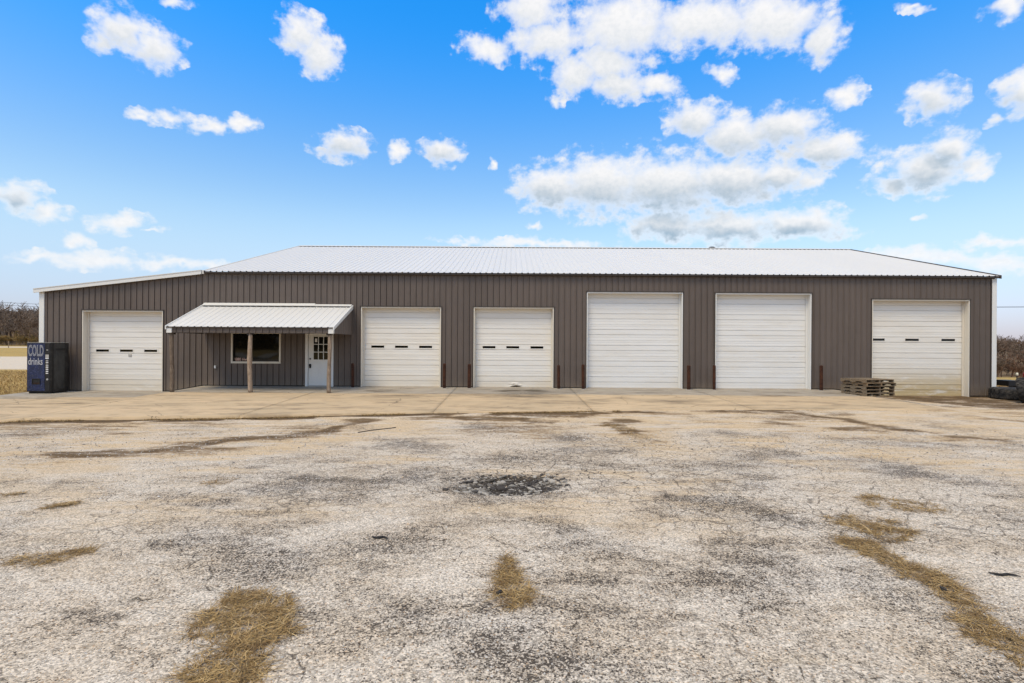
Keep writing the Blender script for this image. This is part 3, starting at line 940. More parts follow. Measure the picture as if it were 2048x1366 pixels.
tan = np.maximum(tan, 0.7 * sstep(fbm(GX * 0.5, GY * 1.2, 25, 4), 0.55, 0.72) * sstep(GY, 3.5, 7))
tan = np.maximum(tan, sstep(blobs(GX, GY, [(a, b, c * 1.9, d * 1.6, 1) for a, b, c, d, e in DIRT]), 0.1, 0.6) * 0.8)
tan = np.maximum(tan, 0.95 * halo)
dark = 0.75 * blobs(GX, GY, DARK, 1.0, 1.6)
rp = np.hypot((GX - POT[0]) / POT[2], (GY - POT[1]) / POT[3]) + 0.6 * (fbm(GX * 2.6, GY * 2.6, 5, 3) - 0.5)
dark = np.maximum(dark, 3.2 * (1 - sstep(np.abs(GY - ey + 0.06), 0.07, 0.17)) * (1 - sstep(GX, -3.0, 0.0)) * sstep(fbm(GX * 1.3, GY * 0, 17, 4), 0.30, 0.48))
dark = np.maximum(dark, 4.5 * (1 - sstep(rp, 0.55, 1.10)))
crack = np.clip(1.2 - np.hypot((GX - 0.6) / 4.5, (GY - 7.6) / 2.3), 0, 1)
crack = np.maximum(crack, 0.7 * sstep(fbm(GX * 0.5, GY * 0.5, 55, 3), 0.5, 0.65)) * (1 - sstep(GY, 10, 12))
cxm = (GX[:-1, :-1] + GX[1:, 1:]) / 2
cym = (GY[:-1, :-1] + GY[1:, 1:]) / 2
lot = grid_mesh('parking_lot', GX, GY, GZ, cym < lot_limit(cxm), 'lot', {'dirt': np.clip(dirt, 0, 1), 'tan': np.clip(tan, 0, 1), 'dark': dark, 'crack': crack})
props(lot, 'pale weathered chip seal parking lot with cracks and soil streaks', 'parking lot', kind='structure')

# ------------------------------------------------------------------ concrete apron: one piece per slab
apron = bpy.data.objects.new('concrete_apron', None)
COL.objects.link(apron)
WLOC[apron.name] = np.zeros(3)
props(apron, 'tan stained concrete apron along the front of the metal building', 'apron', kind='structure')
SLAB_X = [-26.0, -19.3, -15.6, -11.85, -6.9, -2.1, 2.25, 6.9, 12.9]
APD = [(-4.4, 18.6, 0.9, 0.5, .6), (0.3, 18.9, 1.3, 0.5, 1.0), (0.4, 17.6, 1.6, .8, .55), (-4.0, 17.2, 1.6, .5, .45), (5.0, 18.6, 0.7, .25, .6), (9.3, 17.9, 0.8, .3, .7), (9.6, 16.4, 1.6, .5, .35), (-13.9, 16.2, 1.1, .25, .5), (-15.6, 17.6, 0.4, .12, .8), (5.5, 16.4, 1.5, .5, .4), (1.6, 15.9, 1.8, .5, .35), (11.5, 18.9, 0.9, .4, .5)]
for i in range(len(SLAB_X) - 1):
    for (fa, fb) in ((0.0, 1.0), (1.0, 2.0)):
        xa, xb = SLAB_X[i] + 0.006, SLAB_X[i + 1] - 0.006
        nx = max(8, int((xb - xa) / 0.12))
        xs = np.linspace(xa, xb, nx)
        ys_n = 48 if fa == 0 else 18
        u = np.linspace(0, 1, ys_n)
        if SLAB_X[i + 1] <= -18 and fa == 1.0:
            continue
        XX = np.repeat(xs[None, :], ys_n, 0)
        top = 17.99 if xs[0] > -19 else 17.4
        y0 = edge_y(XX) + 0.05 * (fbm(XX * 1.7, XX * 0, 61, 3) - 0.5)
        YY = y0 + (top - y0) * u[:, None] if fa == 0 else 18.002 + (20.35 - 18.002) * u[:, None] + 0 * XX
        ZZ = apron_z(XX, YY) + 0.006 * (fbm(XX * 0.6, YY * 0.6, 3 + i, 3) - 0.5)
        gr = sstep(YY + 0.25 * (fbm(XX * 1.1, YY, 71, 3) - 0.5), 17.75, 18.1) * 0.85
        dk = np.clip(blobs(XX, YY, APD, 0.6, 1.1) + 0.35 * sstep(fbm(XX * 0.8, YY * 3, 91, 4), 0.58, 0.75), 0, 1)
        # skirt gives the slab its thickness
        ring = 0.13
        XX2 = np.vstack([XX[:1], XX, XX[-1:]])
        YY2 = np.vstack([YY[:1], YY, YY[-1:]])
        ZZ2 = np.vstack([ZZ[:1] - ring, ZZ, ZZ[-1:] - ring])
        XX2 = np.hstack([XX2[:, :1], XX2, XX2[:, -1:]])
        YY2 = np.hstack([YY2[:, :1], YY2, YY2[:, -1:]])
        ZZ2 = np.hstack([ZZ2[:, :1] - ring, ZZ2, ZZ2[:, -1:] - ring])
        pad = lambda A: np.pad(A, 1, mode='edge')
        ok = np.ones((XX2.shape[0] - 1, XX2.shape[1] - 1), bool)
        if fa == 1.0 and xs[0] < -18.2:
            cx = (XX2[:-1, :-1] + XX2[1:, 1:]) / 2
            ok = cx > -18.2
        ob = grid_mesh('slab', XX2, YY2, ZZ2, ok, 'slab', {'dark': pad(dk), 'grey': pad(gr)}, apron, smooth=False)

# ------------------------------------------------------------------ the metal building
BX0, BX1, WY = -11.9, 18.58, 20.0
LX0 = -18.15
EAVE, RIDGE, RY, BACK = 4.36, 7.05, 28.8, 37.6
LEFT_TOP = 3.62
bld = thing('metal_building', 'long grey brown ribbed metal building with white roof and six white overhead doors', 'building', (0, WY, 0))

OPEN = [  # x0, x1, top, bottom, kind, sections, windows, paint
    (-16.52, -13.42, 2.875, 'overhead', 5, 3, 'door_old', 2),
    (-5.81, -2.73, 3.08, 'overhead', 5, 3, 'door_old', 2),
    (-1.48, 1.60, 3.09, 'overhead', 5, 3, 'door_old', 2),
    (2.865, 6.56, 3.70, 'overhead', 6, 0, 'door_new', 0),
    (7.81, 11.50, 3.69, 'overhead', 6, 0, 'door_new', 0),
    (13.83, 17.58, 3.48, 'overhead', 6, 3, 'door_mud', 3)]
ENTRY = (-7.94, -6.86, 2.12)
WINDOW = (-10.77, -8.90, 0.90, 2.06)


def wall_top(x):
    return EAVE - 0.035 if x >= BX0 else LEFT_TOP - 0.04 + (EAVE + 0.0 - LEFT_TOP) * (x - LX0) / (BX0 - LX0)


def spans(x):
    """vertical spans of siding at x"""
    b = float(base_x(np.array(x))) + 0.035
    t = wall_top(x)
    for o in OPEN:
        if o[0] < x < o[1]:
            return [(o[2], t)]
    if ENTRY[0] < x < ENTRY[1]:
        return [(ENTRY[2], t)]
    if WINDOW[0] < x < WINDOW[1]:
        return [(b, WINDOW[2]), (WINDOW[3], t)]
    return [(b, t)]


RIB, PW, RH = 0.2286, 0.9144, 0.024


def rib_profile(x0, x1, start):
    """(x, height) along the sheet between x0 and x1, ribs on a 9 inch grid from start"""
    pts = {x0, x1}
    k = math.floor((x0 - start) / RIB) - 1
    prof = []
    while start + k * RIB < x1 + RIB:
        c = start + k * RIB
        prof += [(c - 0.022, 0), (c - 0.011, RH), (c + 0.011, RH), (c + 0.020, 0), (c + 0.022, -0.022), (c + 0.032, -0.022), (c + 0.034, 0)]
        for q in (-0.035, 0.035):
            prof += [(c + RIB / 2 + q - 0.008, 0), (c + RIB / 2 + q, 0.0035), (c + RIB / 2 + q + 0.008, 0)]
        k += 1
    prof.sort()
    px = np.array([q[0] for q in prof])
    pz = np.array([q[1] for q in prof])
    xs = [x0] + [q for q in px if x0 + 1e-4 < q < x1 - 1e-4] + [x1]
    return xs, list(np.interp(xs, px, pz))


cuts = sorted([o[0] for o in OPEN] + [o[1] for o in OPEN] + [ENTRY[0], ENTRY[1], WINDOW[0], WINDOW[1], -13.1])
x = LX0 + 0.03
panel_edges = []
while x < BX1 - 0.02:
    nx = min(x + PW, BX1 - 0.02)
    if x < BX0 < nx:
        nx = BX0
    panel_edges.append((x, nx))
    x = nx
for (xa, xb) in panel_edges:
    start = LX0 + 0.03
    xs, hs = rib_profile(xa, xb, start)
    for c in cuts:
        if xa + 1e-3 < c < xb - 1e-3:
            i = np.searchsorted(xs, c)
            hh = float(np.interp(c, xs, hs))
            xs.insert(i, c)
            hs.insert(i, hh)
    mb, mb2 = MB(), MB()
    for i in range(len(xs) - 1):
        if xs[i + 1] - xs[i] < 1e-5:
            continue
        mid = (xs[i] + xs[i + 1]) / 2
        b1, b2 = float(base_x(np.array(xs[i]))), float(base_x(np.array(xs[i + 1])))
        bm_ = float(base_x(np.array(mid)))
        for (za, zb) in spans(mid):
            atb = abs(za - bm_ - 0.035) < 1e-6
            zl, zr = (b1 + 0.035, b2 + 0.035) if atb else (za, za)
            slope = (EAVE - LEFT_TOP) / (BX0 - LX0) if mid < BX0 and zb > 2.7 and abs(zb - wall_top(mid)) < 1e-6 else 0
            tl, tr = zb + slope * (xs[i] - mid), zb + slope * (xs[i + 1] - mid)
            (mb2 if za > 1.5 and xa > WINDOW[0] - 0.01 and xb < WINDOW[1] + 0.01 else mb).poly([(xs[i], WY - hs[i], zl), (xs[i + 1], WY - hs[i + 1], zr), (xs[i + 1], WY - hs[i + 1], tr), (xs[i], WY - hs[i], tl)])
    if mb.v:
        mb.build('wall_panel', 'wall', bld)
    if mb2.v:
        mb2.build('wall_panel', 'wall', bld)

# base trim: a thin dark angle under the sheets, broken at doors
segs, cur = [], LX0 + 0.02
for a, b in sorted([(o[0], o[1]) for o in OPEN] + [ENTRY[:2]]):
    segs.append((cur, a - 0.01))
    cur = b + 0.01
segs.append((cur, BX1 - 0.02))
for a, b in segs:
    pts = [a] + [q for q in (-13.1, -11.9, 12.4, 14.0) if a < q < b] + [b]
    mb = MB()
    for p, q in zip(pts[:-1], pts[1:]):
        zp, zq = float(base_x(np.array(p))), float(base_x(np.array(q)))
        mb.prism([(p, WY + 0.004, zp - 0.05), (q, WY + 0.004, zq - 0.05), (q, WY + 0.004, zq + 0.045), (p, WY + 0.004, zp + 0.045)], (0, 0.04, 0))
    mb.build('base_trim', 'black', bld)

# rest of the shell: sides, back
MB().prism([(BX1 - 0.02, WY + 0.02, -0.6), (BX1 - 0.02, BACK, -0.6), (BX1 - 0.02, BACK, EAVE), (BX1 - 0.02, RY, RIDGE - 0.06), (BX1 - 0.02, WY + 0.02, EAVE - 0.05)], (-0.05, 0, 0)).build('side_wall', 'wall', bld)
MB().prism([(BX0, WY + 0.02, EAVE - 0.3), (BX0, BACK, EAVE - 0.3), (BX0, RY, RIDGE - 0.06)], (0.05, 0, 0)).build('gable_wall', 'wall', bld)
MB().box(LX0 + 0.02, LX0 + 0.07, WY + 0.02, BACK, -0.6, LEFT_TOP - 0.05).build('side_wall', 'wall', bld)
MB().prism([(LX0, BACK, -0.6), (BX1, BACK, -0.6), (BX1, BACK, EAVE + 0.02), (BX0, BACK, EAVE + 0.02), (LX0, BACK, LEFT_TOP - 0.03)], (0, 0.05, 0)).build('back_wall', 'wall', bld)
MB().box(LX0 + 0.1, BX1 - 0.1, WY + 0.3, BACK - 0.1, -0.55, -0.25).build('floor_slab', 'concrete_fill', bld)

# roof: ribbed sheets on the front slope, one plain back slope
RN = Vector((0, -(RIDGE - EAVE), RY - (WY - 0.15))).normalized()
roof = MB().poly([(BX0 - 0.1, RY, RIDGE), (BX1 + 0.1, RY, RIDGE), (BX1 + 0.1, BACK + 0.2, EAVE), (BX0 - 0.1, BACK + 0.2, EAVE)]).build('roof', 'roof', bld)
ex0, ex1 = BX0 + 0.10, BX1 + 0.05
y0r, z0r = WY - 0.16, EAVE + 0.02
RRH = 0.021
xx = ex0
RIBX = []
while xx < ex1 - 0.05:
    nx = min(xx + PW, ex1)
    prof = []
    for k in range(-1, 6):
        c = ex0 + 0.05 + round((xx - ex0) / RIB) * RIB + k * RIB
        prof += [(c - 0.036, 0), (c - 0.014, RRH), (c + 0.014, RRH), (c + 0.036, 0)]
        if xx - 0.01 <= c < nx - 0.02:
            RIBX.append(c)
    px, pz = [q[0] for q in prof], [q[1] for q in prof]
    xs = [xx] + [q for q in px if xx + 1e-4 < q < nx - 1e-4] + [nx]
    hs = np.interp(xs, px, pz)
    mb = MB()
    for i in range(len(xs) - 1):
        n1, n2 = RN * float(hs[i]), RN * float(hs[i + 1])
        mb.poly([(xs[i], y0r + n1.y, z0r + n1.z), (xs[i + 1], y0r + n2.y, z0r + n2.z), (xs[i + 1], RY + n2.y, RIDGE + n2.z), (xs[i], RY + n1.y, RIDGE + n1.z)])
    mb.build('roof_panel', 'roof', roof)
    xx = nx
# rib ends, closure under the cap, ridge cap, trims
mb = MB()
for c in RIBX:
    mb.box(c - 0.020, c + 0.020, y0r - 0.004, y0r + 0.02, z0r - 0.012, z0r + 0.024)
props(mb.build('rib_closure', 'black', roof), kind='stuff')
MB().prism([(ex0, y0r + 0.02, z0r - 0.012), (ex0, y0r + 0.05, z0r - 0.004), (ex0, WY + 0.01, z0r - 0.02), (ex0, WY + 0.01, z0r - 0.075), (ex0, y0r + 0.02, z0r - 0.065)], (ex1 - ex0, 0, 0)).build('eave_trim', 'trimdark', bld)
sy = (RIDGE - z0r) / (RY - y0r)
MB().prism([(ex0 + 0.15, RY - 0.20, RIDGE - 0.20 * sy - 0.005), (ex0 + 0.15, RY - 0.20, RIDGE - 0.20 * sy + 0.036), (ex0 + 0.15, RY - 0.15, RIDGE - 0.15 * sy + 0.036), (ex0 + 0.15, RY - 0.15, RIDGE - 0.15 * sy)], (ex1 - ex0 - 0.3, 0, 0)).build('ridge_closure', 'black', roof)
MB().prism([(ex0, RY - 0.18, RIDGE - 0.18 * sy + 0.042), (ex0, RY, RIDGE + 0.056), (ex0, RY + 0.2, RIDGE - 0.05), (ex0, RY + 0.19, RIDGE - 0.07), (ex0, RY, RIDGE + 0.04), (ex0, RY - 0.18, RIDGE - 0.18 * sy + 0.034)], (ex1 - ex0, 0, 0)).build('ridge_cap', 'roof', roof)
for xr, w in ((ex0 - 0.03, 0.05), (ex1 - 0.02, 0.05)):
    MB().prism([(xr, y0r - 0.01, z0r - 0.10), (xr, RY, RIDGE - 0.09), (xr, RY, RIDGE + 0.04), (xr, y0r - 0.01, z0r + 0.034)], (w, 0, 0)).build('rake_trim', 'trimdark' if xr > 0 else 'roof', roof)
vent = MB().lathe([(0.10, -0.3), (0.10, 0.07), (0.0, 0.07)], 16, c=(11.2, RY + 0.45, RIDGE)).build('roof_vent', 'steel_dark', bld, True)
MB().lathe([(0.0, 0.07), (0.20, 0.075), (0.22, 0.12), (0.12, 0.19), (0.0, 0.20)], 18, c=(11.2, RY + 0.45, RIDGE)).build('vent_cap', 'steel_dark', vent, True)

# lean-to roof, its white rake board and the corner trims
lt = MB().prism([(LX0 - 0.10, WY - 0.10, LEFT_TOP + 0.02), (BX0 + 0.02, WY - 0.10, EAVE + 0.03), (BX0 + 0.02, WY - 0.10, EAVE - 0.04), (LX0 - 0.10, WY - 0.10, LEFT_TOP - 0.05)], (0, BACK - WY, 0)).build('lean_to_roof', 'roof', bld)
MB().prism([(LX0 - 0.14, WY - 0.155, LEFT_TOP + 0.045), (BX0 + 0.01, WY - 0.155, EAVE + 0.055), (BX0 + 0.01, WY - 0.155, EAVE - 0.085), (LX0 - 0.14, WY - 0.155, LEFT_TOP - 0.095)], (0, 0.05, 0)).build('rake_board', 'trim', lt)
MB().prism([(LX0 - 0.13, WY - 0.17, LEFT_TOP + 0.065), (BX0 + 0.01, WY - 0.17, EAVE + 0.075), (BX0 + 0.01, WY - 0.17, EAVE + 0.05), (LX0 - 0.13, WY - 0.17, LEFT_TOP + 0.04)], (0, 0.2, 0)).build('drip_edge', 'roof', lt)
MB().box(LX0 - 0.02, LX0 + 0.17, WY - 0.035, WY + 0.15, -0.26, LEFT_TOP - 0.055).build('corner_trim', 'trim', bld, bevel=0.006)
MB().box(BX1 - 0.15, BX1 + 0.03, WY - 0.035, WY + 0.15, -0.26, EAVE - 0.07).build('corner_trim', 'trim', bld, bevel=0.006)
MB().box(BX1 - 0.19, BX1 - 0.15, WY - 0.028, WY + 0.02, -0.24, EAVE - 0.10).build('edge_trim', 'trimdark', bld)


# overhead doors
def door_section(mb, x0, x1, y, z0, h, dent=None):
    pr = [(0.000, 0.012), (0.010, 0.0), (0.12, 0.0), (0.13, 0.003), (0.20, 0.003), (0.21, 0.0),
          (0.345, 0.0), (0.356, 0.024), (0.378, 0.024), (0.389, 0.0),
          (0.672, 0.0), (0.684, 0.024), (0.706, 0.024), (0.717, 0.0),
          (0.80, 0.0), (0.81, 0.003), (0.88, 0.003), (0.89, 0.0), (0.990, 0.0), (1.0, 0.012)]
    nseg = 1 if dent is None else 24
    xs = np.linspace(x0, x1, nseg + 1)
    b = len(mb.v)
    for f, d in pr:
        for xq in xs:
            dz = dy = 0.0
            if dent is not None:
                g = math.exp(-((xq - dent) / 0.22) ** 2)
                dz = 0.055 * g * max(0, 1 - f / 0.34)
                dy = 0.035 * g * max(0, 1 - f / 0.5) * math.sin(f * 20 + xq * 9)
            mb.v.append((xq, y + d + dy, z0 + f * h + dz))
    n = nseg + 1
    for i in range(len(pr) - 1):
        for j in range(nseg):
            mb.f.append((b + i * n + j, b + i * n + j + 1, b + (i + 1) * n + j + 1, b + (i + 1) * n + j))
    mb.box(x0, x1, y + 0.026, y + 0.05, z0 + 0.002, z0 + h - 0.002) if dent is None else None


REC = 0.24
for di, (x0, x1, zt, kind, ns, nw, pm, wsec) in enumerate(OPEN):
    zb = float(base_x(np.array((x0 + x1) / 2))) - 0.005
    jw = 0.035
    d = MB().box(x0 + 0.002, x0 + jw, WY - 0.024, WY + REC + 0.02, zb - 0.03, zt - 0.002).build('overhead_door', 'jamb' if pm != 'door_new' else 'trim', bld, bevel=0.004)
    props(d, ['offwhite overhead door in the lean to', 'offwhite overhead door beside the porch', 'offwhite overhead door with dented bottom edge', 'plain tall white overhead door', 'plain tall white overhead door', 'tall overhead door stained with mud below'][di])
    jm = 'jamb' if pm != 'door_new' else 'trim'
    MB().box(x1 - jw, x1 - 0.002, WY - 0.024, WY + REC + 0.02, zb - 0.03, zt - 0.002).build('jamb', jm, d, bevel=0.004)
    MB().box(x0 + jw, x1 - jw, WY - 0.022, WY + REC + 0.02, zt - 0.05, zt - 0.002).build('header', jm, d, bevel=0.004)
    MB().box(x0 - 0.035, x1 + 0.035, WY - 0.052, WY - 0.001, zt, zt + 0.03).build('drip_cap', 'trimdark', d)
    for xe in (x0 - 0.03, x1 + 0.003):
        MB().box(xe, xe + 0.027, WY - 0.027, WY + 0.002, zb + 0.0, zt - 0.001).build('edge_channel', 'trimdark', d)
    # side stops
    for xe in (x0 + jw + 0.001, x1 - jw - 0.051):
        MB().box(xe, xe + 0.05, WY + REC - 0.045, WY + REC - 0.01, zb, zt - 0.052).build('door_stop', jm, d)
    H = (zt - 0.02 - zb)
    h = H / ns
    yy = WY + REC
    for s in range(ns):
        mb = MB()
        door_section(mb, x0 + 0.03, x1 - 0.03, yy, zb + s * h, h, 0.15 if (di == 2 and s == 0) else None)
        mb.build('door_section', pm, d)
        if nw and s == wsec:
            zc = zb + s * h + 0.53 * h
            wds = ([0.20, 0.50, 0.805] if di != 5 else [0.115, 0.47, 0.845])
            for wf in wds:
                xc = x0 + wf * (x1 - x0) - 0.03
                hw = 0.285 if di != 5 else 0.30
                fr = MB()
                fr.box(xc - hw, xc + hw, yy - 0.012, yy + 0.01, zc - 0.085, zc - 0.048)
                fr.box(xc - hw, xc + hw, yy - 0.012, yy + 0.01, zc + 0.042, zc + 0.078)
                fr.box(xc - hw, xc - hw + 0.035, yy - 0.012, yy + 0.01, zc - 0.048, zc + 0.042)
                fr.box(xc + hw - 0.035, xc + hw, yy - 0.012, yy + 0.01, zc - 0.048, zc + 0.042)
                fr.build('window_frame', pm, d, bevel=0.003)
                MB().box(xc - hw + 0.035, xc + hw - 0.035, yy - 0.004, yy + 0.012, zc - 0.048, zc + 0.042).build('pane', 'glass', d)
    MB().box(x0 + jw, x1 - jw, yy + 0.0, yy + 0.05, zb - 0.03, zb + 0.004).build('bottom_seal', 'black', d)
    if di == 0:
        MB().box(-14.92, -14.80, yy - 0.02, yy - 0.001, 1.10, 1.19).build('door_lock', 'grey_plastic', d, bevel=0.004)

# entry door
x0, x1, zt = ENTRY
ed = MB().box(x0 + 0.105, x1 - 0.05, WY + 0.035, WY + 0.075, 0.035, zt - 0.075).build('entry_door', 'trim', bld)
props(ed, 'white steel entry door with nine small panes')
for (a, b, nm) in ((x0, x0 + 0.095, 'frame'), (x1 - 0.075, x1, 'frame')):
    MB().box(a, b, WY - 0.035, WY + 0.10, -0.01, zt - 0.062).build(nm, 'trim', ed, bevel=0.004)
MB().box(x0, x1, WY - 0.035, WY + 0.10, zt - 0.06, zt + 0.03).build('frame', 'trim', ed, bevel=0.004)
MB().box(x0 + 0.1, x1 - 0.08, WY - 0.02, WY + 0.06, -0.005, 0.03).build('threshold', 'grey_plastic', ed)
gx0, gx1, gz0, gz1 = x0 + 0.29, x1 - 0.20, 1.02, 1.92
gf = MB()
yf = WY + 0.035
cols = np.linspace(gx0, gx1, 4)
rows = np.linspace(gz0, gz1, 4)
for c in cols:
    gf.box(c - 0.013, c + 0.013, yf - 0.014, yf + 0.002, gz0 - 0.013, gz1 + 0.013)
for r in rows:
    for i in range(3):
        gf.box(cols[i] + 0.0131, cols[i + 1] - 0.0131, yf - 0.0135, yf + 0.002, r - 0.0125, r + 0.0125)
gf.build('glazing_bar', 'trim', ed)
for i in range(3):
    for j in range(3):
        MB().box(cols[i] + 0.013, cols[i + 1] - 0.013, yf - 0.006, yf + 0.001, rows[j] + 0.0125, rows[j + 1] - 0.0125).build('pane', 'glass', ed)
MB().box(cols[0] + 0.06, cols[0] + 0.145, yf - 0.0085, yf - 0.0065, 1.71, 1.84).build('paper_notice', 'white_letter', ed)
for (a, b, c, d2) in ((0.17, 0.42, 0.12, 0.28), (0.17, 0.42, 0.36, 0.92), (0.50, 0.75, 0.12, 0.28), (0.50, 0.75, 0.36, 0.92)):
    MB().box(x0 + 0.07 + a, x0 + 0.07 + b, yf - 0.009, yf + 0.001, c, d2).build('door_panel', 'trim', ed, bevel=0.008)
kn = MB().lathe([(0.0, -0.07), (0.028, -0.065), (0.032, -0.045), (0.016, -0.03), (0.016, -0.012), (0.036, -0.01), (0.036, 0.0)], 16, 'y', (x0 + 0.17, yf, 0.82))
kn.box(x0 + 0.135, x0 + 0.205, yf - 0.014, yf, 0.70, 0.86)
kn.build('handle', 'hardware', ed, True)
MB().lathe([(0.0, -0.03), (0.028, -0.028), (0.03, -0.01), (0.034, 0.0)], 16, 'y', (x0 + 0.17, yf, 1.06)).build('deadbolt', 'hardware', ed, True)

# office window
x0, x1, z0, z1 = WINDOW
wn = MB()
wn.box(x0 - 0.02, x1 + 0.02, WY - 0.045, WY + 0.05, z0 - 0.03, z0 + 0.045)
wn.box(x0 - 0.02, x1 + 0.02, WY - 0.045, WY + 0.05, z1 - 0.045, z1 + 0.03)
wn.box(x0 - 0.02, x0 + 0.042, WY - 0.044, WY + 0.05, z0 + 0.045, z1 - 0.045)
wn.box(x1 - 0.042, x1 + 0.02, WY - 0.044, WY + 0.05, z0 + 0.045, z1 - 0.045)
wn = wn.build('window', 'jamb', bld, bevel=0.005)
MB().box(x0 + 0.04, x1 - 0.04, WY - 0.006, WY + 0.004, z0 + 0.04, z1 - 0.04).build('pane', 'glass', wn)


def text_mesh(name, body, size, loc, m, parent, offset=0.0, sx=1.0, extrude=0.0, rot=(R(90), 0, 0), shear=0.0):
    cu = bpy.data.curves.new(name, 'FONT')
    cu.body = body
    cu.size = size
    cu.offset = offset
    cu.extrude = extrude
    cu.shear = shear
    cu.resolution_u = 3
    tmp = bpy.data.objects.new(name + '_tmp', cu)
    COL.objects.link(tmp)
    dg = bpy.context.evaluated_depsgraph_get()
    dg.update()
    me = bpy.data.meshes.new_from_object(tmp.evaluated_get(dg))
    bpy.data.objects.remove(tmp)
    me.materials.clear()
    me.materials.append(M[m])
    me.name = name
    ob = bpy.data.objects.new(name, me)
    COL.objects.link(ob)
    ob.parent = parent
    ob.location = tuple(np.array(loc) - WLOC[parent.name])
    ob.rotation_euler = rot
    ob.scale = (sx, 1, 1)
    WLOC[ob.name] = np.array(loc, float)
    return ob


text_mesh('lettering', '1880 Hwy', 0.155, (x0 + 0.10, WY - 0.009, z0 + 0.075), 'pink_letter', wn, 0.003, 0.82)

# wall socket under the porch
oc = MB().box(-11.43, -11.35, WY - 0.05, WY - 0.002, 0.66, 0.79).build('wall_socket', 'grey_plastic', bld, bevel=0.006)
MB().box(-11.42, -11.36, WY - 0.062, WY - 0.05, 0.68, 0.77).build('socket_cover', 'white_letter', oc, bevel=0.004)

# ---- porch
PX0, PX1, PY = -11.86, -6.14, 17.88
PZF, PZB = 2.215, 3.09
pr = MB().prism([(PX0 + 0.02, PY + 0.04, PZF - 0.03), (PX0 + 0.02, WY - 0.03, PZB - 0.05), (PX0 + 0.02, WY - 0.03, PZB - 0.15), (PX0 + 0.02, PY + 0.04, PZF - 0.19)], (PX1 - PX0 - 0.04, 0, 0)).build('porch_roof', 'trimdark', bld)
PN = Vector((0, -(PZB - PZF), WY - PY)).normalized()
xx = PX0
RIBP = []
while xx < PX1 - 0.05:
    nx = min(xx + PW, PX1)
    prof = []
    for k in range(-1, 6):
        c = PX0 + 0.06 + round((xx - PX0) / RIB) * RIB + k * RIB
        prof += [(c - 0.024, 0), (c - 0.010, 0.014), (c + 0.010, 0.014), (c + 0.024, 0)]
        if xx - 0.01 <= c < nx - 0.02:
            RIBP.append(c)
    px, pz = [q[0] for q in prof], [q[1] for q in prof]
    xs = [xx] + [q for q in px if xx + 1e-4 < q < nx - 1e-4] + [nx]
    hs = np.interp(xs, px, pz)
    mb = MB()
    for i in range(len(xs) - 1):
        n1, n2 = PN * float(hs[i]), PN * float(hs[i + 1])
        mb.poly([(xs[i], PY - 0.06 + n1.y, PZF - 0.015 + n1.z), (xs[i + 1], PY - 0.06 + n2.y, PZF - 0.015 + n2.z), (xs[i + 1], WY - 0.03 + n2.y, PZB + n2.z), (xs[i], WY - 0.03 + n1.y, PZB + n1.z)])
    mb.build('roof_panel', 'roof', pr)
    xx = nx
mb = MB()
for c in RIBP:
    mb.box(c - 0.020, c + 0.020, PY - 0.068, PY - 0.05, PZF - 0.028, PZF + 0.001)
props(mb.build('rib_closure', 'black', pr), kind='stuff')
MB().box(PX0, PX1, PY - 0.058, PY + 0.035, PZF - 0.052, PZF - 0.022).build('eave_trim', 'trimdark', pr)
# ribbed fascia sheets
xx = PX0 + 0.17
while xx < PX1 - 0.2:
    nx = min(xx + PW, PX1 - 0.17)
    xs, hs = rib_profile(xx, nx, PX0 + 0.06)
    mb = MB()
    for i in range(len(xs) - 1):
        mb.poly([(xs[i], PY - hs[i], 2.0), (xs[i + 1], PY - hs[i + 1], 2.0), (xs[i + 1], PY - hs[i + 1], PZF - 0.05), (xs[i], PY - hs[i], PZF - 0.05)])
    mb.build('fascia_panel', 'wall', pr)
    xx = nx
MB().box(PX0 + 0.02, PX1 - 0.02, PY + 0.004, PY + 0.05, 1.985, PZF - 0.05).build('fascia_board', 'trimdark', pr)
for a, b in ((PX0 - 0.01, PX0 + 0.17), (PX1 - 0.17, PX1 + 0.01)):
    MB().box(a, b, PY - 0.035, PY + 0.06, 1.985, PZF - 0.053).build('corner_trim', 'trim', pr, bevel=0.005)
# side cheeks of the porch (ribbed triangles) with white rake boards
for sx_, xe in ((-1, PX0 + 0.02), (1, PX1 - 0.02)):
    n = 10
    ys = np.linspace(PY + 0.061, WY - 0.03, n * 4 + 1)
    mb = MB()
    hsn = [(0.0, RH, RH, 0.0)[i % 4] for i in range(len(ys))]
    for i in range(len(ys) - 1):
        za = PZF - 0.10 + (PZB - PZF) * (ys[i] - PY) / (WY - PY)
        zb = PZF - 0.10 + (PZB - PZF) * (ys[i + 1] - PY) / (WY - PY)
        mb.poly([(xe + sx_ * hsn[i], ys[i], 1.99), (xe + sx_ * hsn[i + 1], ys[i + 1], 1.99), (xe + sx_ * hsn[i + 1], ys[i + 1], zb), (xe + sx_ * hsn[i], ys[i], za)])
    mb.build('cheek_panel', 'wall', pr)
    xr = xe + sx_ * 0.022 - (0.0 if sx_ > 0 else 0.035)
    MB().prism([(xr, PY - 0.065, PZF - 0.115), (xr, WY - 0.025, PZB - 0.11), (xr, WY - 0.025, PZB + 0.035), (xr, PY - 0.065, PZF + 0.008)], (0.035, 0, 0)).build('rake_board', 'trim', pr)
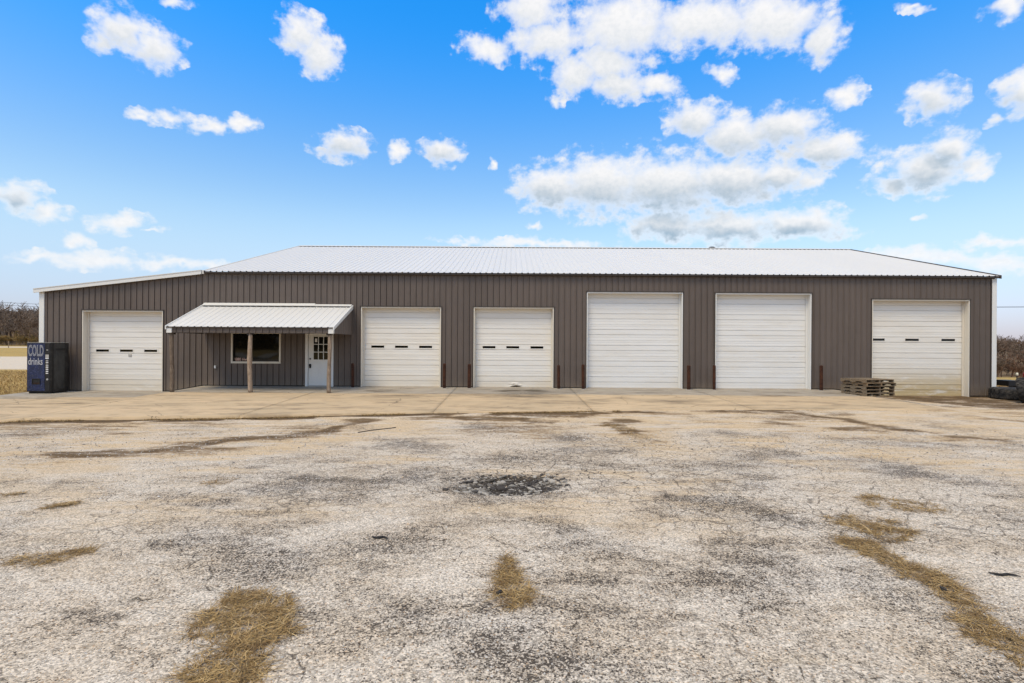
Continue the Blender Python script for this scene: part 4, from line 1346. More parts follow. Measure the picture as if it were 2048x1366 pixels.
# flashing along the wall
MB().prism([(PX0 + 0.02, WY - 0.14, PZB - 0.02), (PX0 + 0.02, WY - 0.022, PZB + 0.075), (PX0 + 0.02, WY - 0.022, PZB + 0.10), (PX0 + 0.02, WY - 0.155, PZB + 0.0)], (4.28, 0, 0)).build('flashing', 'roof', pr)
MB().prism([(PX0 + 4.30, WY - 0.14, PZB - 0.025), (PX0 + 4.30, WY - 0.022, PZB + 0.04), (PX0 + 4.30, WY - 0.022, PZB + 0.07), (PX0 + 4.30, WY - 0.155, PZB - 0.005)], (1.40, 0, 0)).build('flashing', 'roof', pr)
MB().box(PX0 + 0.06, PX1 - 0.06, WY - 0.185, WY - 0.165, PZB - 0.075, PZB - 0.035).build('ridge_closure', 'black', pr)
# round timber posts
for pi, (xp, rr) in enumerate(((-11.77, 0.066), (-9.06, 0.074), (-6.32, 0.064))):
    yp = PY + 0.12
    zb = float(apron_z(np.array(xp), np.array(yp))) - 0.03
    path, rad = [], []
    for k in range(15):
        q = k / 14
        path.append((xp + 0.012 * math.sin(q * 5 + pi * 2), yp + 0.01 * math.cos(q * 4 + pi), zb + q * (2.0 - zb)))
        rad.append(rr * (1.06 - 0.10 * q + 0.05 * math.sin(9 * q + pi * 3) + (0.10 if abs(q - 0.35 - 0.2 * pi) < 0.04 else 0)))
    po = MB().tube(path, rad, 14).build('porch_post', 'post', bld, True)
    MB().box(xp - 0.09, xp + 0.09, yp - 0.06, yp + 0.06, 1.93, 2.01).build('bracket', 'trimdark', po)
MB().box(PX0 + 0.03, PX1 - 0.03, PY + 0.06, PY + 0.2, 1.90 + 0.1, 2.06).build('beam', 'trimdark', pr)

# ------------------------------------------------------------------ bollards
BOLL = [(706, 'rusty steel bollard between the entry door and the first overhead door to its right', 0.90),
        (889, 'rusty steel bollard just right of the door beside the porch', 0.92),
        (939, 'rusty steel bollard just left of the door with the dented bottom', 0.90),
        (1118, 'rusty steel bollard just right of the door with the dented bottom', 0.88),
        (1167, 'rusty steel bollard just left of the first plain tall white door', 0.91),
        (1378, 'rusty steel bollard just right of the first plain tall white door', 0.90),
        (1429, 'rusty steel bollard overlapping the left edge of the second plain tall white door', 0.91),
        (1643, 'rusty steel bollard nearest the stack of wooden pallets', 0.93)]
for i, (u, lab, hh) in enumerate(BOLL):
    xb, yb = (u - 1024) / 53.06, 19.6
    zb = float(apron_z(np.array(xb), np.array(yb)))
    t = thing('bollard', lab, 'bollard', (xb, yb, zb), 0, 'rusty bollards beside the overhead doors')
    tl = (rnd.uniform(-.012, .012), rnd.uniform(-.012, .012))
    rr = 0.056 + 0.004 * (i % 3)
    mb = MB().tube([(xb, yb, zb - 0.05), (xb + tl[0] / 2, yb + tl[1] / 2, zb + hh / 2), (xb + tl[0], yb + tl[1], zb + hh)], rr, 18, False)
    mb.build('pipe', 'rust', t, True)
    MB().lathe([(rr, -0.02), (rr * 0.99, 0.004), (rr * 0.8, 0.016), (rr * 0.4, 0.024), (0.0, 0.026)], 18, c=(xb + tl[0], yb + tl[1], zb + hh)).build('cap', 'rust', t, True)
    MB().lathe([(rr + 0.05, -0.03), (rr + 0.035, 0.008), (rr - 0.005, 0.018)], 18, c=(xb, yb, zb)).build('collar', 'concrete_fill', t, True)

# ------------------------------------------------------------------ vending machine
vx0, vx1, vy0, vy1, vz = -17.69, -16.84, 18.97, 19.76, -0.30
vz = float(apron_z(np.array(-17.2), np.array(19.2))) - 0.005
vm = thing('vending_machine', 'worn blue and black cold drinks vending machine beside the lean to corner', 'vending machine', ((vx0 + vx1) / 2, (vy0 + vy1) / 2, vz))
VH = 1.86
MB().box(vx0, vx1, vy0 + 0.11, vy1, vz + 0.05, vz + VH).build('cabinet', 'vend_black', vm, bevel=0.008)
MB().box(vx0 - 0.004, vx1 + 0.002, vy0, vy0 + 0.10, vz + 0.07, vz + VH - 0.005).build('door', 'vend_black', vm, bevel=0.012)
MB().box(vx0 - 0.004, vx1 + 0.002, vy0 + 0.01, vy1 - 0.01, vz + VH, vz + VH + 0.012).build('lid', 'grey_plastic', vm, bevel=0.003)
sd_ = MB().box(vx1, vx1 + 0.006, vy0 + 0.15, vy0 + 0.60, vz + 0.16, vz + VH - 0.04).build('side_panel', 'vend_side', vm)
MB().box(vx1 + 0.006, vx1 + 0.011, vy0 + 0.21, vy0 + 0.60, vz + VH - 0.28, vz + VH - 0.20).build('vent_slot', 'black', sd_)
bp = MB().box(vx0 + 0.02, vx0 + 0.655, vy0 - 0.012, vy0 + 0.002, vz + 0.10, vz + VH - 0.03).build('graphic_panel', 'blue', vm, bevel=0.005)
for k, (off, m, dy) in enumerate(((0.012, 'grey_letter', 0.0145), (-0.006, 'blue', 0.016), (-0.020, 'grey_letter', 0.0175))):
    text_mesh('lettering', 'COLD', 0.55, (vx0 + 0.05, vy0 - dy, vz + VH - 0.475), m, bp, off, 0.375)
text_mesh('lettering', 'drinks', 0.36, (vx0 + 0.05, vy0 - 0.0145, vz + VH - 0.80), 'grey_letter', bp, 0.004, 0.60)
sl = MB()
sl.box(vx0 + 0.20, vx0 + 0.50, vy0 - 0.03, vy0 - 0.011, vz + 0.34, vz + 0.36)
sl.box(vx0 + 0.20, vx0 + 0.50, vy0 - 0.03, vy0 - 0.011, vz + 0.53, vz + 0.555)
sl.box(vx0 + 0.20, vx0 + 0.225, vy0 - 0.03, vy0 - 0.011, vz + 0.36, vz + 0.53)
sl.box(vx0 + 0.475, vx0 + 0.50, vy0 - 0.03, vy0 - 0.011, vz + 0.36, vz + 0.53)
sl = sl.build('delivery_slot', 'vend_black', vm)
MB().box(vx0 + 0.225, vx0 + 0.475, vy0 - 0.016, vy0 - 0.0125, vz + 0.36, vz + 0.53).build('flap', 'black', sl)
MB().box(vx0 + 0.24, vx0 + 0.46, vy0 - 0.0185, vy0 - 0.0165, vz + 0.37, vz + 0.40).build('flap_edge', 'rust', sl)
cp = MB().box(vx0 + 0.665, vx1 - 0.02, vy0 - 0.008, vy0 + 0.002, vz + 0.10, vz + VH - 0.03).build('control_panel', 'vend_black', vm, bevel=0.003)
cx = vx0 + 0.745
MB().box(cx - 0.06, cx + 0.06, vy0 - 0.016, vy0 - 0.008, vz + 1.31, vz + 1.43).build('coin_plate', 'grey_plastic', cp)
MB().box(cx - 0.06, cx + 0.06, vy0 - 0.018, vy0 - 0.008, vz + 1.275, vz + 1.305).build('price_strip', 'white_letter', cp)
for k in range(8):
    MB().box(cx - 0.045, cx + 0.045, vy0 - 0.018, vy0 - 0.008, vz + 1.20 - k * 0.067, vz + 1.232 - k * 0.067).build('button', 'white_letter' if k not in (0, 2) else 'grey_plastic', cp, bevel=0.003)
MB().lathe([(0.0, -0.024), (0.018, -0.024), (0.022, -0.02), (0.034, -0.02), (0.036, -0.008)], 14, 'y', (cx + 0.01, vy0, vz + 0.52)).build('lock', 'grey_plastic', cp, True)
MB().box(cx - 0.02, cx + 0.035, vy0 - 0.02, vy0 - 0.008, vz + 1.58, vz + 1.61).build('coin_return', 'grey_plastic', cp)
for k, xf in enumerate((vx0 + 0.08, vx1 - 0.08)):
    for yf2 in (vy0 + 0.12, vy1 - 0.1):
        MB().box(xf - 0.05, xf + 0.05, yf2 - 0.05, yf2 + 0.05, vz, vz + 0.052).build('foot', 'black', vm)
MB().box(vx0 + 0.02, vx1 - 0.02, vy0 + 0.06, vy0 + 0.10, vz + 0.012, vz + 0.07).build('kick_plate', 'black', vm)

# ------------------------------------------------------------------ pallets: five in a stack
PAX, PAY, PAR = 12.2, 17.9, R(13)
PL, PD = 1.22, 1.02                     # deck boards run along PL, stringers along PD


def stringer_mb(x, w):
    h = 0.085
    pts = [(0, 0), (0.16, 0), (0.18, 0.035), (0.38, 0.035), (0.40, 0), (0.62, 0), (0.64, 0.035), (0.84, 0.035), (0.86, 0), (1.02, 0), (1.02, h), (0, h)]
    return MB().prism([(x, p[0], 0.016 + p[1]) for p in pts], (w, 0, 0))


proto = None
z0p = float(apron_z(np.array(12.6), np.array(18.3)))
labs = ['weathered wooden pallet at the bottom of the stack by the muddy door', 'weathered wooden pallet second from the bottom of the stack', 'weathered wooden pallet in the middle of the stack of five',
        'weathered wooden pallet second from the top of the stack', 'weathered wooden pallet on top of the stack by the muddy door']
for k in range(5):
    jx, jy, jr = (0, 0, 0) if k == 0 else (rnd.uniform(-.03, .03), rnd.uniform(-.03, .03), R(rnd.uniform(-1.2, 1.2)))
    if proto is None:
        t = thing('wooden_pallet', labs[0], 'pallet', (PAX, PAY, z0p + 0.002), PAR, 'stacked wooden pallets', local=True)
        for xs_ in (0.0, 0.59, 1.18):
            stringer_mb(xs_, 0.04).build('stringer', 'board', t)
        yb = 0.0
        for j in range(8):
            w = [0.14, 0.09, 0.10, 0.09, 0.10, 0.09, 0.10, 0.13][j]
            MB().box(-0.004 + 0.004 * (j % 3), PL - 0.005 * (j % 2), yb, yb + w, 0.1012, 0.1172).build('deck_board', 'board', t)
            yb += w + (PD - 0.84) / 7
        for yb2, w in ((0.0, 0.12), (0.45, 0.12), (0.90, 0.12)):
            MB().box(0, PL, yb2, yb2 + w, 0.0, 0.0158).build('deck_board', 'board', t)
        proto = t
    else:
        t = proto.copy()
        COL.objects.link(t)
        t['label'] = labs[k]
        for ch in list(proto.children):
            c = ch.copy()
            COL.objects.link(c)
            c.parent = t
        t.location = (PAX + jx, PAY + jy, z0p + 0.002 + k * 0.1182)
        t.rotation_euler = (0, 0, PAR + jr)


# ------------------------------------------------------------------ tyres and the implement by the right corner
def tyre(name, label, loc, ro, ri, w, rot, rim=None, lugs=22):
    t = bpy.data.objects.new(name, None)
    COL.objects.link(t)
    t.location = loc
    t.rotation_euler = rot
    WLOC[t.name] = np.zeros(3)
    props(t, label, 'tyre', 'old tyres beside the right corner')
    h = w / 2
    prof = [(ri, -h * 0.72), (ri + 0.02, -h * 0.85), ((ri + ro) / 2, -h * 1.02), (ro - 0.05, -h * 0.96), (ro - 0.012, -h * 0.78), (ro, -h * 0.4), (ro, h * 0.4), (ro - 0.012, h * 0.78), (ro - 0.05, h * 0.96), ((ri + ro) / 2, h * 1.02), (ri + 0.02, h * 0.85), (ri, h * 0.72), (ri, -h * 0.72)]
    MB().lathe(prof, 40).build('tyre_body', 'rubber', t, True)
    lg = MB()
    for k in range(lugs):
        for s in (-1, 1):
            a = 2 * math.pi * (k + (0.5 if s > 0 else 0)) / lugs
            pts = []
            for (da, hh) in ((-0.05, 0.05), (0.05, 0.05), (0.14, 0.95), (0.02, 0.95)):
                pts.append((da, hh))
            q = [((ro - 0.01) * math.cos(a + d_), (ro - 0.01) * math.sin(a + d_), s * hh * h * (0.8 if hh > .5 else 1)) for d_, hh in pts]
            q2 = [((ro + (0.022 if hh < .5 else 0.012)) * math.cos(a + d_), (ro + (0.022 if hh < .5 else 0.012)) * math.sin(a + d_), s * hh * h * (0.8 if hh > .5 else 1)) for d_, hh in pts]
            b = len(lg.v)
            lg.v += q + q2
            lg.f += [(b, b + 1, b + 5, b + 4), (b + 1, b + 2, b + 6, b + 5), (b + 2, b + 3, b + 7, b + 6), (b + 3, b, b + 4, b + 7), (b + 4, b + 5, b + 6, b + 7)]
    lg.build('tread', 'rubber', t)
    if rim:
        rm = MB().lathe([(ri + 0.012, -h * 0.78), (ri - 0.01, -h * 0.70), (ri - 0.03, -h * 0.2), (ri * 0.5, -h * 0.05), (ri * 0.32, -h * 0.25), (0, -h * 0.25)], 32).build('rim', rim, t, True)
        MB().lathe([(ri + 0.012, h * 0.78), (ri - 0.01, h * 0.70), (ri - 0.03, h * 0.2), (ri * 0.5, h * 0.1), (0, h * 0.1)], 32).build('rim', rim, t, True)
    return t


gz = float(lot_z(np.array(18.6), np.array(19.3)))
tyre('tractor_tyre', 'big black tyre lying flat against the right corner of the building', (18.56, 19.28, gz + 0.21), 0.64, 0.36, 0.42, (0, 0, 0.3))
tyre('wheel', 'upright lugged tyre with a green rim leaning by the flat tyre', (17.86, 18.10, gz + 0.43), 0.43, 0.20, 0.36, (R(80), 0, R(42)), 'green', 18)
tyre('tractor_tyre', 'small black tyre lying behind the right corner of the building', (19.55, 21.6, gz + 0.17), 0.42, 0.22, 0.28, (0, 0, 0))
im = thing('farm_implement', 'dark steel farm implement with red hood behind the tyres', 'implement', (20.9, 21.9, -0.3))
MB().box(20.55, 21.0, 21.5, 22.1, 0.06, 0.30).build('weight_block', 'steel_dark', im, bevel=0.02)
MB().box(21.0, 22.6, 21.6, 22.0, -0.02, 0.18).build('frame', 'steel_dark', im, bevel=0.02)
MB().box(21.62, 22.6, 21.55, 22.05, 0.18, 0.62).build('hood', 'red', im, bevel=0.06)
for xl in (21.2, 22.4):
    MB().box(xl, xl + 0.1, 21.75, 21.85, -0.4, -0.02).build('leg', 'steel_dark', im)
lp = MB().tube([(21.08, 21.7, 0.18), (21.08, 21.7, 0.48)], 0.018, 8).build('lamp_post', 'steel_dark', im)
MB().lathe([(0, 0), (0.035, 0.0), (0.045, 0.05), (0.035, 0.13), (0, 0.14)], 12, c=(21.08, 21.7, 0.48)).build('marker_lamp', 'lamp_lens', lp, True)

# ------------------------------------------------------------------ broken asphalt in the pothole
nprng = np.random.default_rng(5)
variants = []
for k in range(9):
    n = nprng.integers(5, 8)
    ang = np.sort(nprng.uniform(0, 2 * math.pi, n) * 0.35 + np.arange(n) / n * 2 * math.pi * 0.99)
    rad = nprng.uniform(0.7, 1.15, n)
    th = nprng.uniform(0.35, 0.6)
    mb = MB()
    vb = [(r * 1.05 * math.cos(a), r * 1.05 * math.sin(a), 0) for a, r in zip(ang, rad)]
    vm_ = [(r * 1.1 * math.cos(a), r * 1.1 * math.sin(a), th * 0.6 + nprng.uniform(-.1, .1)) for a, r in zip(ang, rad)]
    vt = [(r * 0.82 * math.cos(a), r * 0.82 * math.sin(a), th + nprng.uniform(-.10, .10)) for a, r in zip(ang, rad)]
    mb.v = vb + vm_ + vt + [(0, 0, th + 0.03)]
    for i in range(n):
        j = (i + 1) % n
        mb.f += [(i, j, n + j, n + i), (n + i, n + j, 2 * n + j, 2 * n + i), (2 * n + i, 2 * n + j, 3 * n)]
    me = bpy.data.meshes.new('asphalt_chunk')
    me.from_pydata(mb.v, [], mb.f)
    me.materials.append(M['chunk'])
    variants.append(me)
placed = []
tries = 0
while len(placed) < 295 and tries < 20000:
    tries += 1
    a, r = rnd.uniform(0, 2 * math.pi), math.sqrt(rnd.random()) * 1.4
    x, y = POT[0] + POT[2] * r * math.cos(a), POT[1] + POT[3] * r * math.sin(a)
    s = rnd.choice((0.022, 0.028, 0.034, 0.042, 0.052, 0.064, 0.078))
    rr_ = math.hypot((x - POT[0]) / POT[2], (y - POT[1]) / POT[3]) + 0.6 * (float(fbm(np.array(x * 2.6), np.array(y * 2.6), 5, 3)) - 0.5)
    if rr_ > 0.98 and rnd.random() < 0.985:
        continue
    if rr_ > 0.85:
        s *= 0.6
    if any((x - q[0]) ** 2 + (y - q[1]) ** 2 < (0.74 * (s + q[2])) ** 2 for q in placed):
        continue
    placed.append((x, y, s))
    ob = bpy.data.objects.new('asphalt_chunk', variants[rnd.randrange(9)])
    COL.objects.link(ob)
    ob.parent = lot
    ob.scale = (s, s * rnd.uniform(.7, 1), s * rnd.uniform(.6, 1.0))
    ob.rotation_euler = (rnd.uniform(-.32, .32), rnd.uniform(-.32, .32), rnd.uniform(0, 6.28))
    ob.location = (x, y, float(lot_z(np.array(x), np.array(y))) - 0.004)


# ------------------------------------------------------------------ dead grass mats
def in_poly(px, py, poly):
    ins = np.zeros(px.shape, bool)
    n = len(poly)
    for i in range(n):
        x1, y1 = poly[i]
        x2, y2 = poly[(i + 1) % n]
        c = ((y1 > py) != (y2 > py)) & (px < (x2 - x1) * (py - y1) / (y2 - y1 + 1e-12) + x1)
        ins ^= c
    return ins


def blades(x, y, z, L, width, rng, up=(0.02, 0.35), curl=0.8, lift=0.0):
    """flat curved strands of two quads each"""
    n = len(x)
    a = rng.uniform(0, 2 * math.pi, n)
    u = rng.uniform(up[0], up[1], n)
    V = np.zeros((n, 6, 3), np.float32)
    px, py, pz = x.copy(), y.copy(), z + lift * rng.random(n)
    for k in range(3):
        wv = width * (1.0, 0.8, 0.15)[k]
        V[:, 2 * k] = np.stack([px - np.sin(a) * wv, py + np.cos(a) * wv, pz], -1)
        V[:, 2 * k + 1] = np.stack([px + np.sin(a) * wv, py - np.cos(a) * wv, pz + wv * rng.uniform(-.8, .8, n)], -1)
        px = px + np.cos(a) * L / 2
        py = py + np.sin(a) * L / 2
        pz = pz + u * L / 2
        a = a + rng.normal(0, curl, n)
        u = u * 0.35 - 0.10
    b = np.arange(n)[:, None] * 6
    F = np.concatenate([b + np.array([[0, 1, 3, 2]]), b + np.array([[2, 3, 5, 4]])], 0)
    return V.reshape(-1, 3), F


PATCH = {
    'A': [(-1.86, 3.82), (-1.76, 3.84), (-1.58, 3.78), (-1.53, 3.6), (-1.41, 3.41), (-1.36, 3.26), (-1.37, 3.1), (-1.33, 2.91), (-1.32, 2.8), (-1.27, 2.55), (-1.66, 2.5), (-1.74, 2.79), (-1.74, 2.93), (-1.73, 3.04), (-1.85, 3.15), (-1.97, 3.23), (-2.04, 3.34), (-2.07, 3.46), (-2.07, 3.7)],
    'B': [(-0.04, 4.55), (0.03, 4.42), (0.08, 4.23), (0.11, 4.05), (0.21, 3.86), (0.14, 3.73), (0.07, 3.64), (0.0, 3.65), (-0.07, 3.72), (-0.12, 3.84), (-0.14, 4.04), (-0.11, 4.22)],
    'C': [(-4.17, 4.31), (-4.17, 4.46), (-3.98, 4.49), (-3.86, 4.6), (-3.69, 4.7), (-3.62, 4.53), (-3.7, 4.42), (-3.85, 4.34), (-3.94, 4.26), (-4.06, 4.24)],
    'D': [(3.06, 4.99), (3.28, 5.02), (3.42, 4.81), (3.47, 4.58), (3.41, 4.47), (3.45, 4.18), (3.44, 4.05), (3.43, 3.84), (3.36, 3.66), (3.28, 3.59), (3.26, 3.43), (3.2, 3.2), (2.97, 2.97), (2.91, 3.09), (2.94, 3.25), (2.96, 3.43), (3.11, 3.66), (3.15, 3.77), (3.15, 4.0), (3.12, 4.22), (3.14, 4.42), (3.1, 4.69)],
    'E': [(3.35, 5.63), (3.7, 5.67), (3.75, 5.43), (3.99, 5.54), (4.17, 5.36), (4.1, 5.21), (3.89, 5.1), (3.65, 4.88), (3.5, 4.94), (3.45, 5.13)],
    'F': [(4.18, 6.4), (4.42, 6.49), (4.64, 6.28), (4.93, 6.19), (4.92, 5.87), (4.54, 5.77), (4.29, 5.89), (4.14, 6.0)],
    'G': [(-5.12, 5.76), (-5.11, 5.92), (-4.96, 5.97), (-4.92, 5.87), (-4.98, 5.74), (-5.05, 5.71)],
    'H': [(2.05, 12.37), (2.41, 12.39), (2.72, 11.94), (2.73, 10.61), (2.64, 10.27), (2.5, 10.72), (2.37, 11.36)],
    'I': [(-4.06, 6.84), (-3.93, 7.02), (-3.69, 7.08), (-3.69, 6.82), (-3.87, 6.74)],
    'J': [(-6.15, 6.26), (-5.98, 6.33), (-5.91, 6.35), (-5.92, 6.2), (-6.03, 6.14)]}
PLAB = {'A': 'large mat of dead straw grass at the bottom left foreground', 'B': 'small mat of dead straw grass in the middle foreground', 'C': 'narrow strip of dead grass on the lot at far left',
        'D': 'long diagonal strip of dead grass at the right foreground', 'E': 'patch of dead grass behind the long diagonal strip', 'F': 'farthest flat patch of dead grass at right foreground',
        'G': 'small dark clump of dead grass at left', 'H': 'brown grass strip near the edge of the concrete apron', 'I': 'thin dry grass tuft left of the pothole', 'J': 'dry grass scrap at the left picture edge'}
DENS = {'A': 9500, 'B': 8500, 'C': 6500, 'D': 8000, 'E': 5200, 'F': 3200, 'G': 6000, 'H': 1100, 'I': 1800, 'J': 4000}
for key, poly in PATCH.items():
    rng = np.random.default_rng(ord(key))
    P = np.array(poly)
    lo, hi = P.min(0) - 0.08, P.max(0) + 0.08
    area = (hi[0] - lo[0]) * (hi[1] - lo[1])
    n = int(DENS[key] * area)
    x, y = rng.uniform(lo[0], hi[0], n), rng.uniform(lo[1], hi[1], n)
    wx = 0.14 * (fbm(x * 7, y * 7, 3, 3) - 0.5) * 2
    wy = 0.14 * (fbm(x * 7, y * 7, 9, 3) - 0.5) * 2
    k = 0.6 if area < 1 else 1.0
    ok = in_poly(x + wx * k, y + wy * k, poly) & (fbm(x * 16, y * 16, 4, 3) > (0.40 if key not in 'FE' else 0.47))
    loose = rng.random(n) < 0.010
    ok |= loose & in_poly(x + wx * 2, y + wy * 2, poly)
    x, y = x[ok], y[ok]
    z = lot_z(x, y) + 0.002
    pile = 0.018 * sstep(fbm(x * 5, y * 5, 12, 3), 0.35, 0.7)
    V, F = blades(x, y, z, rng.uniform(0.05, 0.17, len(x)), 0.0021 if key in 'ABCD' else 0.0028, rng, (0.02, 0.30), 0.6, 0.0)
    V[:, 2] += np.repeat(pile * rng.random(len(x)), 6)
    V[:, 2] = np.maximum(V[:, 2], np.repeat(z, 6) - 0.001)
    o = tri_mesh('dead_grass', V, F, 'straw')
    props(o, PLAB[key], 'dead grass', kind='stuff')

# dry grass of the field close by, left of the apron and along its edge
rng = np.random.default_rng(77)
n = 26000
x = rng.uniform(-30, -17.6, n)
y = rng.uniform(17.0, 31, n)
ok = (y > lot_limit(x) - 0.15) & ~((x > -18.0) & (y > 19.9)) & ((x < -18.15) | (y > 30))
x, y = x[ok], y[ok]
z = far_z(x, y)
V, F = blades(x, y, z, rng.uniform(0.06, 0.16, len(x)), 0.006, rng, (0.4, 1.5), 0.5)
props(tri_mesh('field_grass', V, F, 'straw'), 'short golden grass at the left edge of the lot', 'grass', kind='stuff')
n = 14000
x = rng.uniform(18.9, 34, n)
y = rng.uniform(21.3, 32, n)
z = far_z(x, y)
V, F = blades(x, y, z, rng.uniform(0.1, 0.3, len(x)), 0.008, rng, (0.5, 1.8), 0.5)
props(tri_mesh('field_grass', V, F, 'straw'), 'golden grass beyond the tyres at the right', 'grass', kind='stuff')
# weeds along the apron edge and the joints
n = 9000
x = rng.uniform(-14, 3, n)
ok = fbm(x * 0.9, x * 0, 41, 3) > 0.47
x = x[ok]
y = edge_y(x) - np.abs(rng.normal(0, 0.07, len(x))) - 0.02
V, F = blades(x, y, lot_z(x, y), rng.uniform(0.03, 0.09, len(x)), 0.004, rng, (0.1, 0.9), 0.6)
props(tri_mesh('edge_weeds', V, F, 'straw'), 'thin line of dead weeds along the apron edge', 'weeds', kind='stuff')

# loose aggregate on the lot
rng = np.random.default_rng(3)
n = 52000
yy = 2.3 + (rng.random(n) ** 1.8) * 9.5
xx = rng.uniform(-1.05, 1.05, n) * (yy + 0.3)
keepn = fbm(xx * 1.3, yy * 1.3, 19, 4) + rng.uniform(-.25, .25, n) > 0.45
xx, yy = xx[keepn], yy[keepn]
s = np.exp(rng.normal(math.log(0.0042), 0.35, len(xx))) * np.clip(yy / 4.5, 1, 2.2)
octa = np.array([(1, 0, 0), (0, 1, 0), (-1, 0, 0), (0, -1, 0), (0.1, 0.1, 0.8), (0, 0, -0.5)])
of = np.array([(0, 1, 4), (1, 2, 4), (2, 3, 4), (3, 0, 4)])
a = rng.uniform(0, 6.28, len(xx))
ca, sa = np.cos(a), np.sin(a)
jit = rng.uniform(0.65, 1.25, (len(xx), 6, 3))
P = octa[None] * jit
Vx = (P[..., 0] * ca[:, None] - P[..., 1] * sa[:, None]) * s[:, None] + xx[:, None]
Vy = (P[..., 0] * sa[:, None] + P[..., 1] * ca[:, None]) * s[:, None] + yy[:, None]
Vz = P[..., 2] * s[:, None] + lot_z(xx, yy)[:, None] + 0.001
V = np.stack([Vx, Vy, Vz], -1).reshape(-1, 3)
F = (of[None] + (np.arange(len(xx)) * 6)[:, None, None]).reshape(-1, 3)
props(tri_mesh('loose_gravel', V, F, 'pebble'), 'fine loose stones scattered over the parking lot', 'gravel', kind='stuff')

# a few separate dark scraps lying on the lot
SCRAPS = [(-1.24, 4.92, 0.17, -0.35, 'flat black rubber scrap in front of the small grass mat'), (3.98, 4.19, 0.22, -0.5, 'black strap scrap at the right edge of the lot'), (-0.08, 3.83, 0.05, 0.2, 'small dark stone chip on the small grass mat'),
          (3.27, 3.93, 0.045, 0.8, 'small grey stone on the long diagonal grass strip')]
for (x, y, L, a, lab) in SCRAPS:
    z = float(lot_z(np.array(x), np.array(y)))
    path = [(x + math.cos(a) * q * L, y + math.sin(a) * q * L * 0.6 + 0.02 * math.sin(q * 7), z + 0.012) for q in np.linspace(-0.5, 0.5, 7)]
    w = 0.010 if L > 0.1 else 0.016
    props(MB().tube(path, [w * f for f in (0.4, 0.9, 1.0, 1.1, 0.9, 0.8, 0.3)], 7).build('rubber_scrap' if L > 0.1 else 'stone', 'rubber', None), lab, 'scrap' if L > 0.1 else 'stone')
p = [(-3.27 + q * 0.64, 11.08 + 0.79 * q + 0.06 * math.sin(q * 5)) for q in np.linspace(0, 1, 9)]
p = [(a_, b_, float(lot_z(np.array(a_), np.array(b_))) + 0.012) for a_, b_ in p]
props(MB().tube(p, 0.009, 6).build('stick', 'rubber', None), 'thin dark stick lying on the lot near the apron edge', 'stick')


# ------------------------------------------------------------------ trees
class Ribbons:
    def __init__(s):
        s.V, s.F = [], []

    def seg(s, p, q, r0, r1):
        d = q - p
        L = np.linalg.norm(d) + 1e-9
        d = d / L
        up = np.array([0, 0, 1.0]) if abs(d[2]) < 0.9 else np.array([1.0, 0, 0])
        a = np.cross(d, up)
        a /= np.linalg.norm(a)
        c = np.cross(a, d)
        b = len(s.V)
        for (pt, r) in ((p, r0), (q, r1)):
            for k in range(3):
                th = 2.0944 * k
                s.V.append(pt + (a * math.cos(th) + c * math.sin(th)) * r)
        for k in range(3):
            j = (k + 1) % 3
            s.F.append((b + k, b + j, b + 3 + j, b + 3 + k))


def grow(trunk, crown, rng, pos, h, rmin, depth=4, spread=0.62, nb=(3, 5)):
    def rec(p, d, L, r, lvl):
        n = 3 if lvl < 2 else 2
        pts = [p]
        dd = d.copy()
        for i in range(n):
            dd = dd + rng.normal(0, 0.13, 3) + np.array([0, 0, 0.05])
            dd /= np.linalg.norm(dd)
            pts.append(pts[-1] + dd * L / n)
        tgt = trunk if lvl == 0 else crown
        for i in range(n):
            ra, rb = r * (1 - 0.45 * i / n), r * (1 - 0.45 * (i + 1) / n)
            tgt.seg(pts[i], pts[i + 1], max(ra, rmin), max(rb, rmin))
        if lvl >= depth:
            return
        k = rng.integers(nb[0], nb[1] + 1)
        for j in range(k):
            f = rng.uniform(0.35 if lvl == 0 else 0.25, 1.0)
            i = min(int(f * n), n - 1)
            o = pts[i] + (pts[i + 1] - pts[i]) * (f * n - i)
            az = rng.uniform(0, 6.283)
            side = np.array([math.cos(az), math.sin(az), rng.uniform(0.0, 0.6)])
            nd = dd * (1 - spread) + side * spread
            nd /= np.linalg.norm(nd)
            rec(o, nd, L * rng.uniform(0.5, 0.72), r * 0.5, lvl + 1)
    rec(np.array(pos, float), np.array([0, 0, 1.0]), h * 0.48, h * 0.022, 0)


def rib_obj(name, rb, m):
    return tri_mesh(name, np.array(rb.V), np.array(rb.F), m)


# far woods, each one mass: a handful of grown trees repeated with their own turn and size
def wood(name, label, m, spots, rng, h, rmin, depth, nb, kinds=6):
    protos = []
    for k in range(kinds):
        rb = Ribbons()
        grow(rb, rb, rng, (0, 0, -0.2), h, rmin, depth, 0.6, nb)
        protos.append((np.array(rb.V), np.array(rb.F)))
    VV, FF, off = [], [], 0
    for (x, y) in spots:
        V0, F0 = protos[rng.integers(kinds)]
        a, sc = rng.uniform(0, 6.283), rng.uniform(0.7, 1.2)
        c, s_ = math.cos(a) * sc, math.sin(a) * sc
        V1 = np.stack([V0[:, 0] * c - V0[:, 1] * s_ + x, V0[:, 0] * s_ + V0[:, 1] * c + y, V0[:, 2] * sc * rng.uniform(.85, 1.15) + float(far_z(np.array(x), np.array(y)))], -1)
        VV.append(V1)
        FF.append(F0 + off)
        off += len(V1)
    return props(tri_mesh(name, np.concatenate(VV), np.concatenate(FF), m), label, 'wood', kind='stuff')


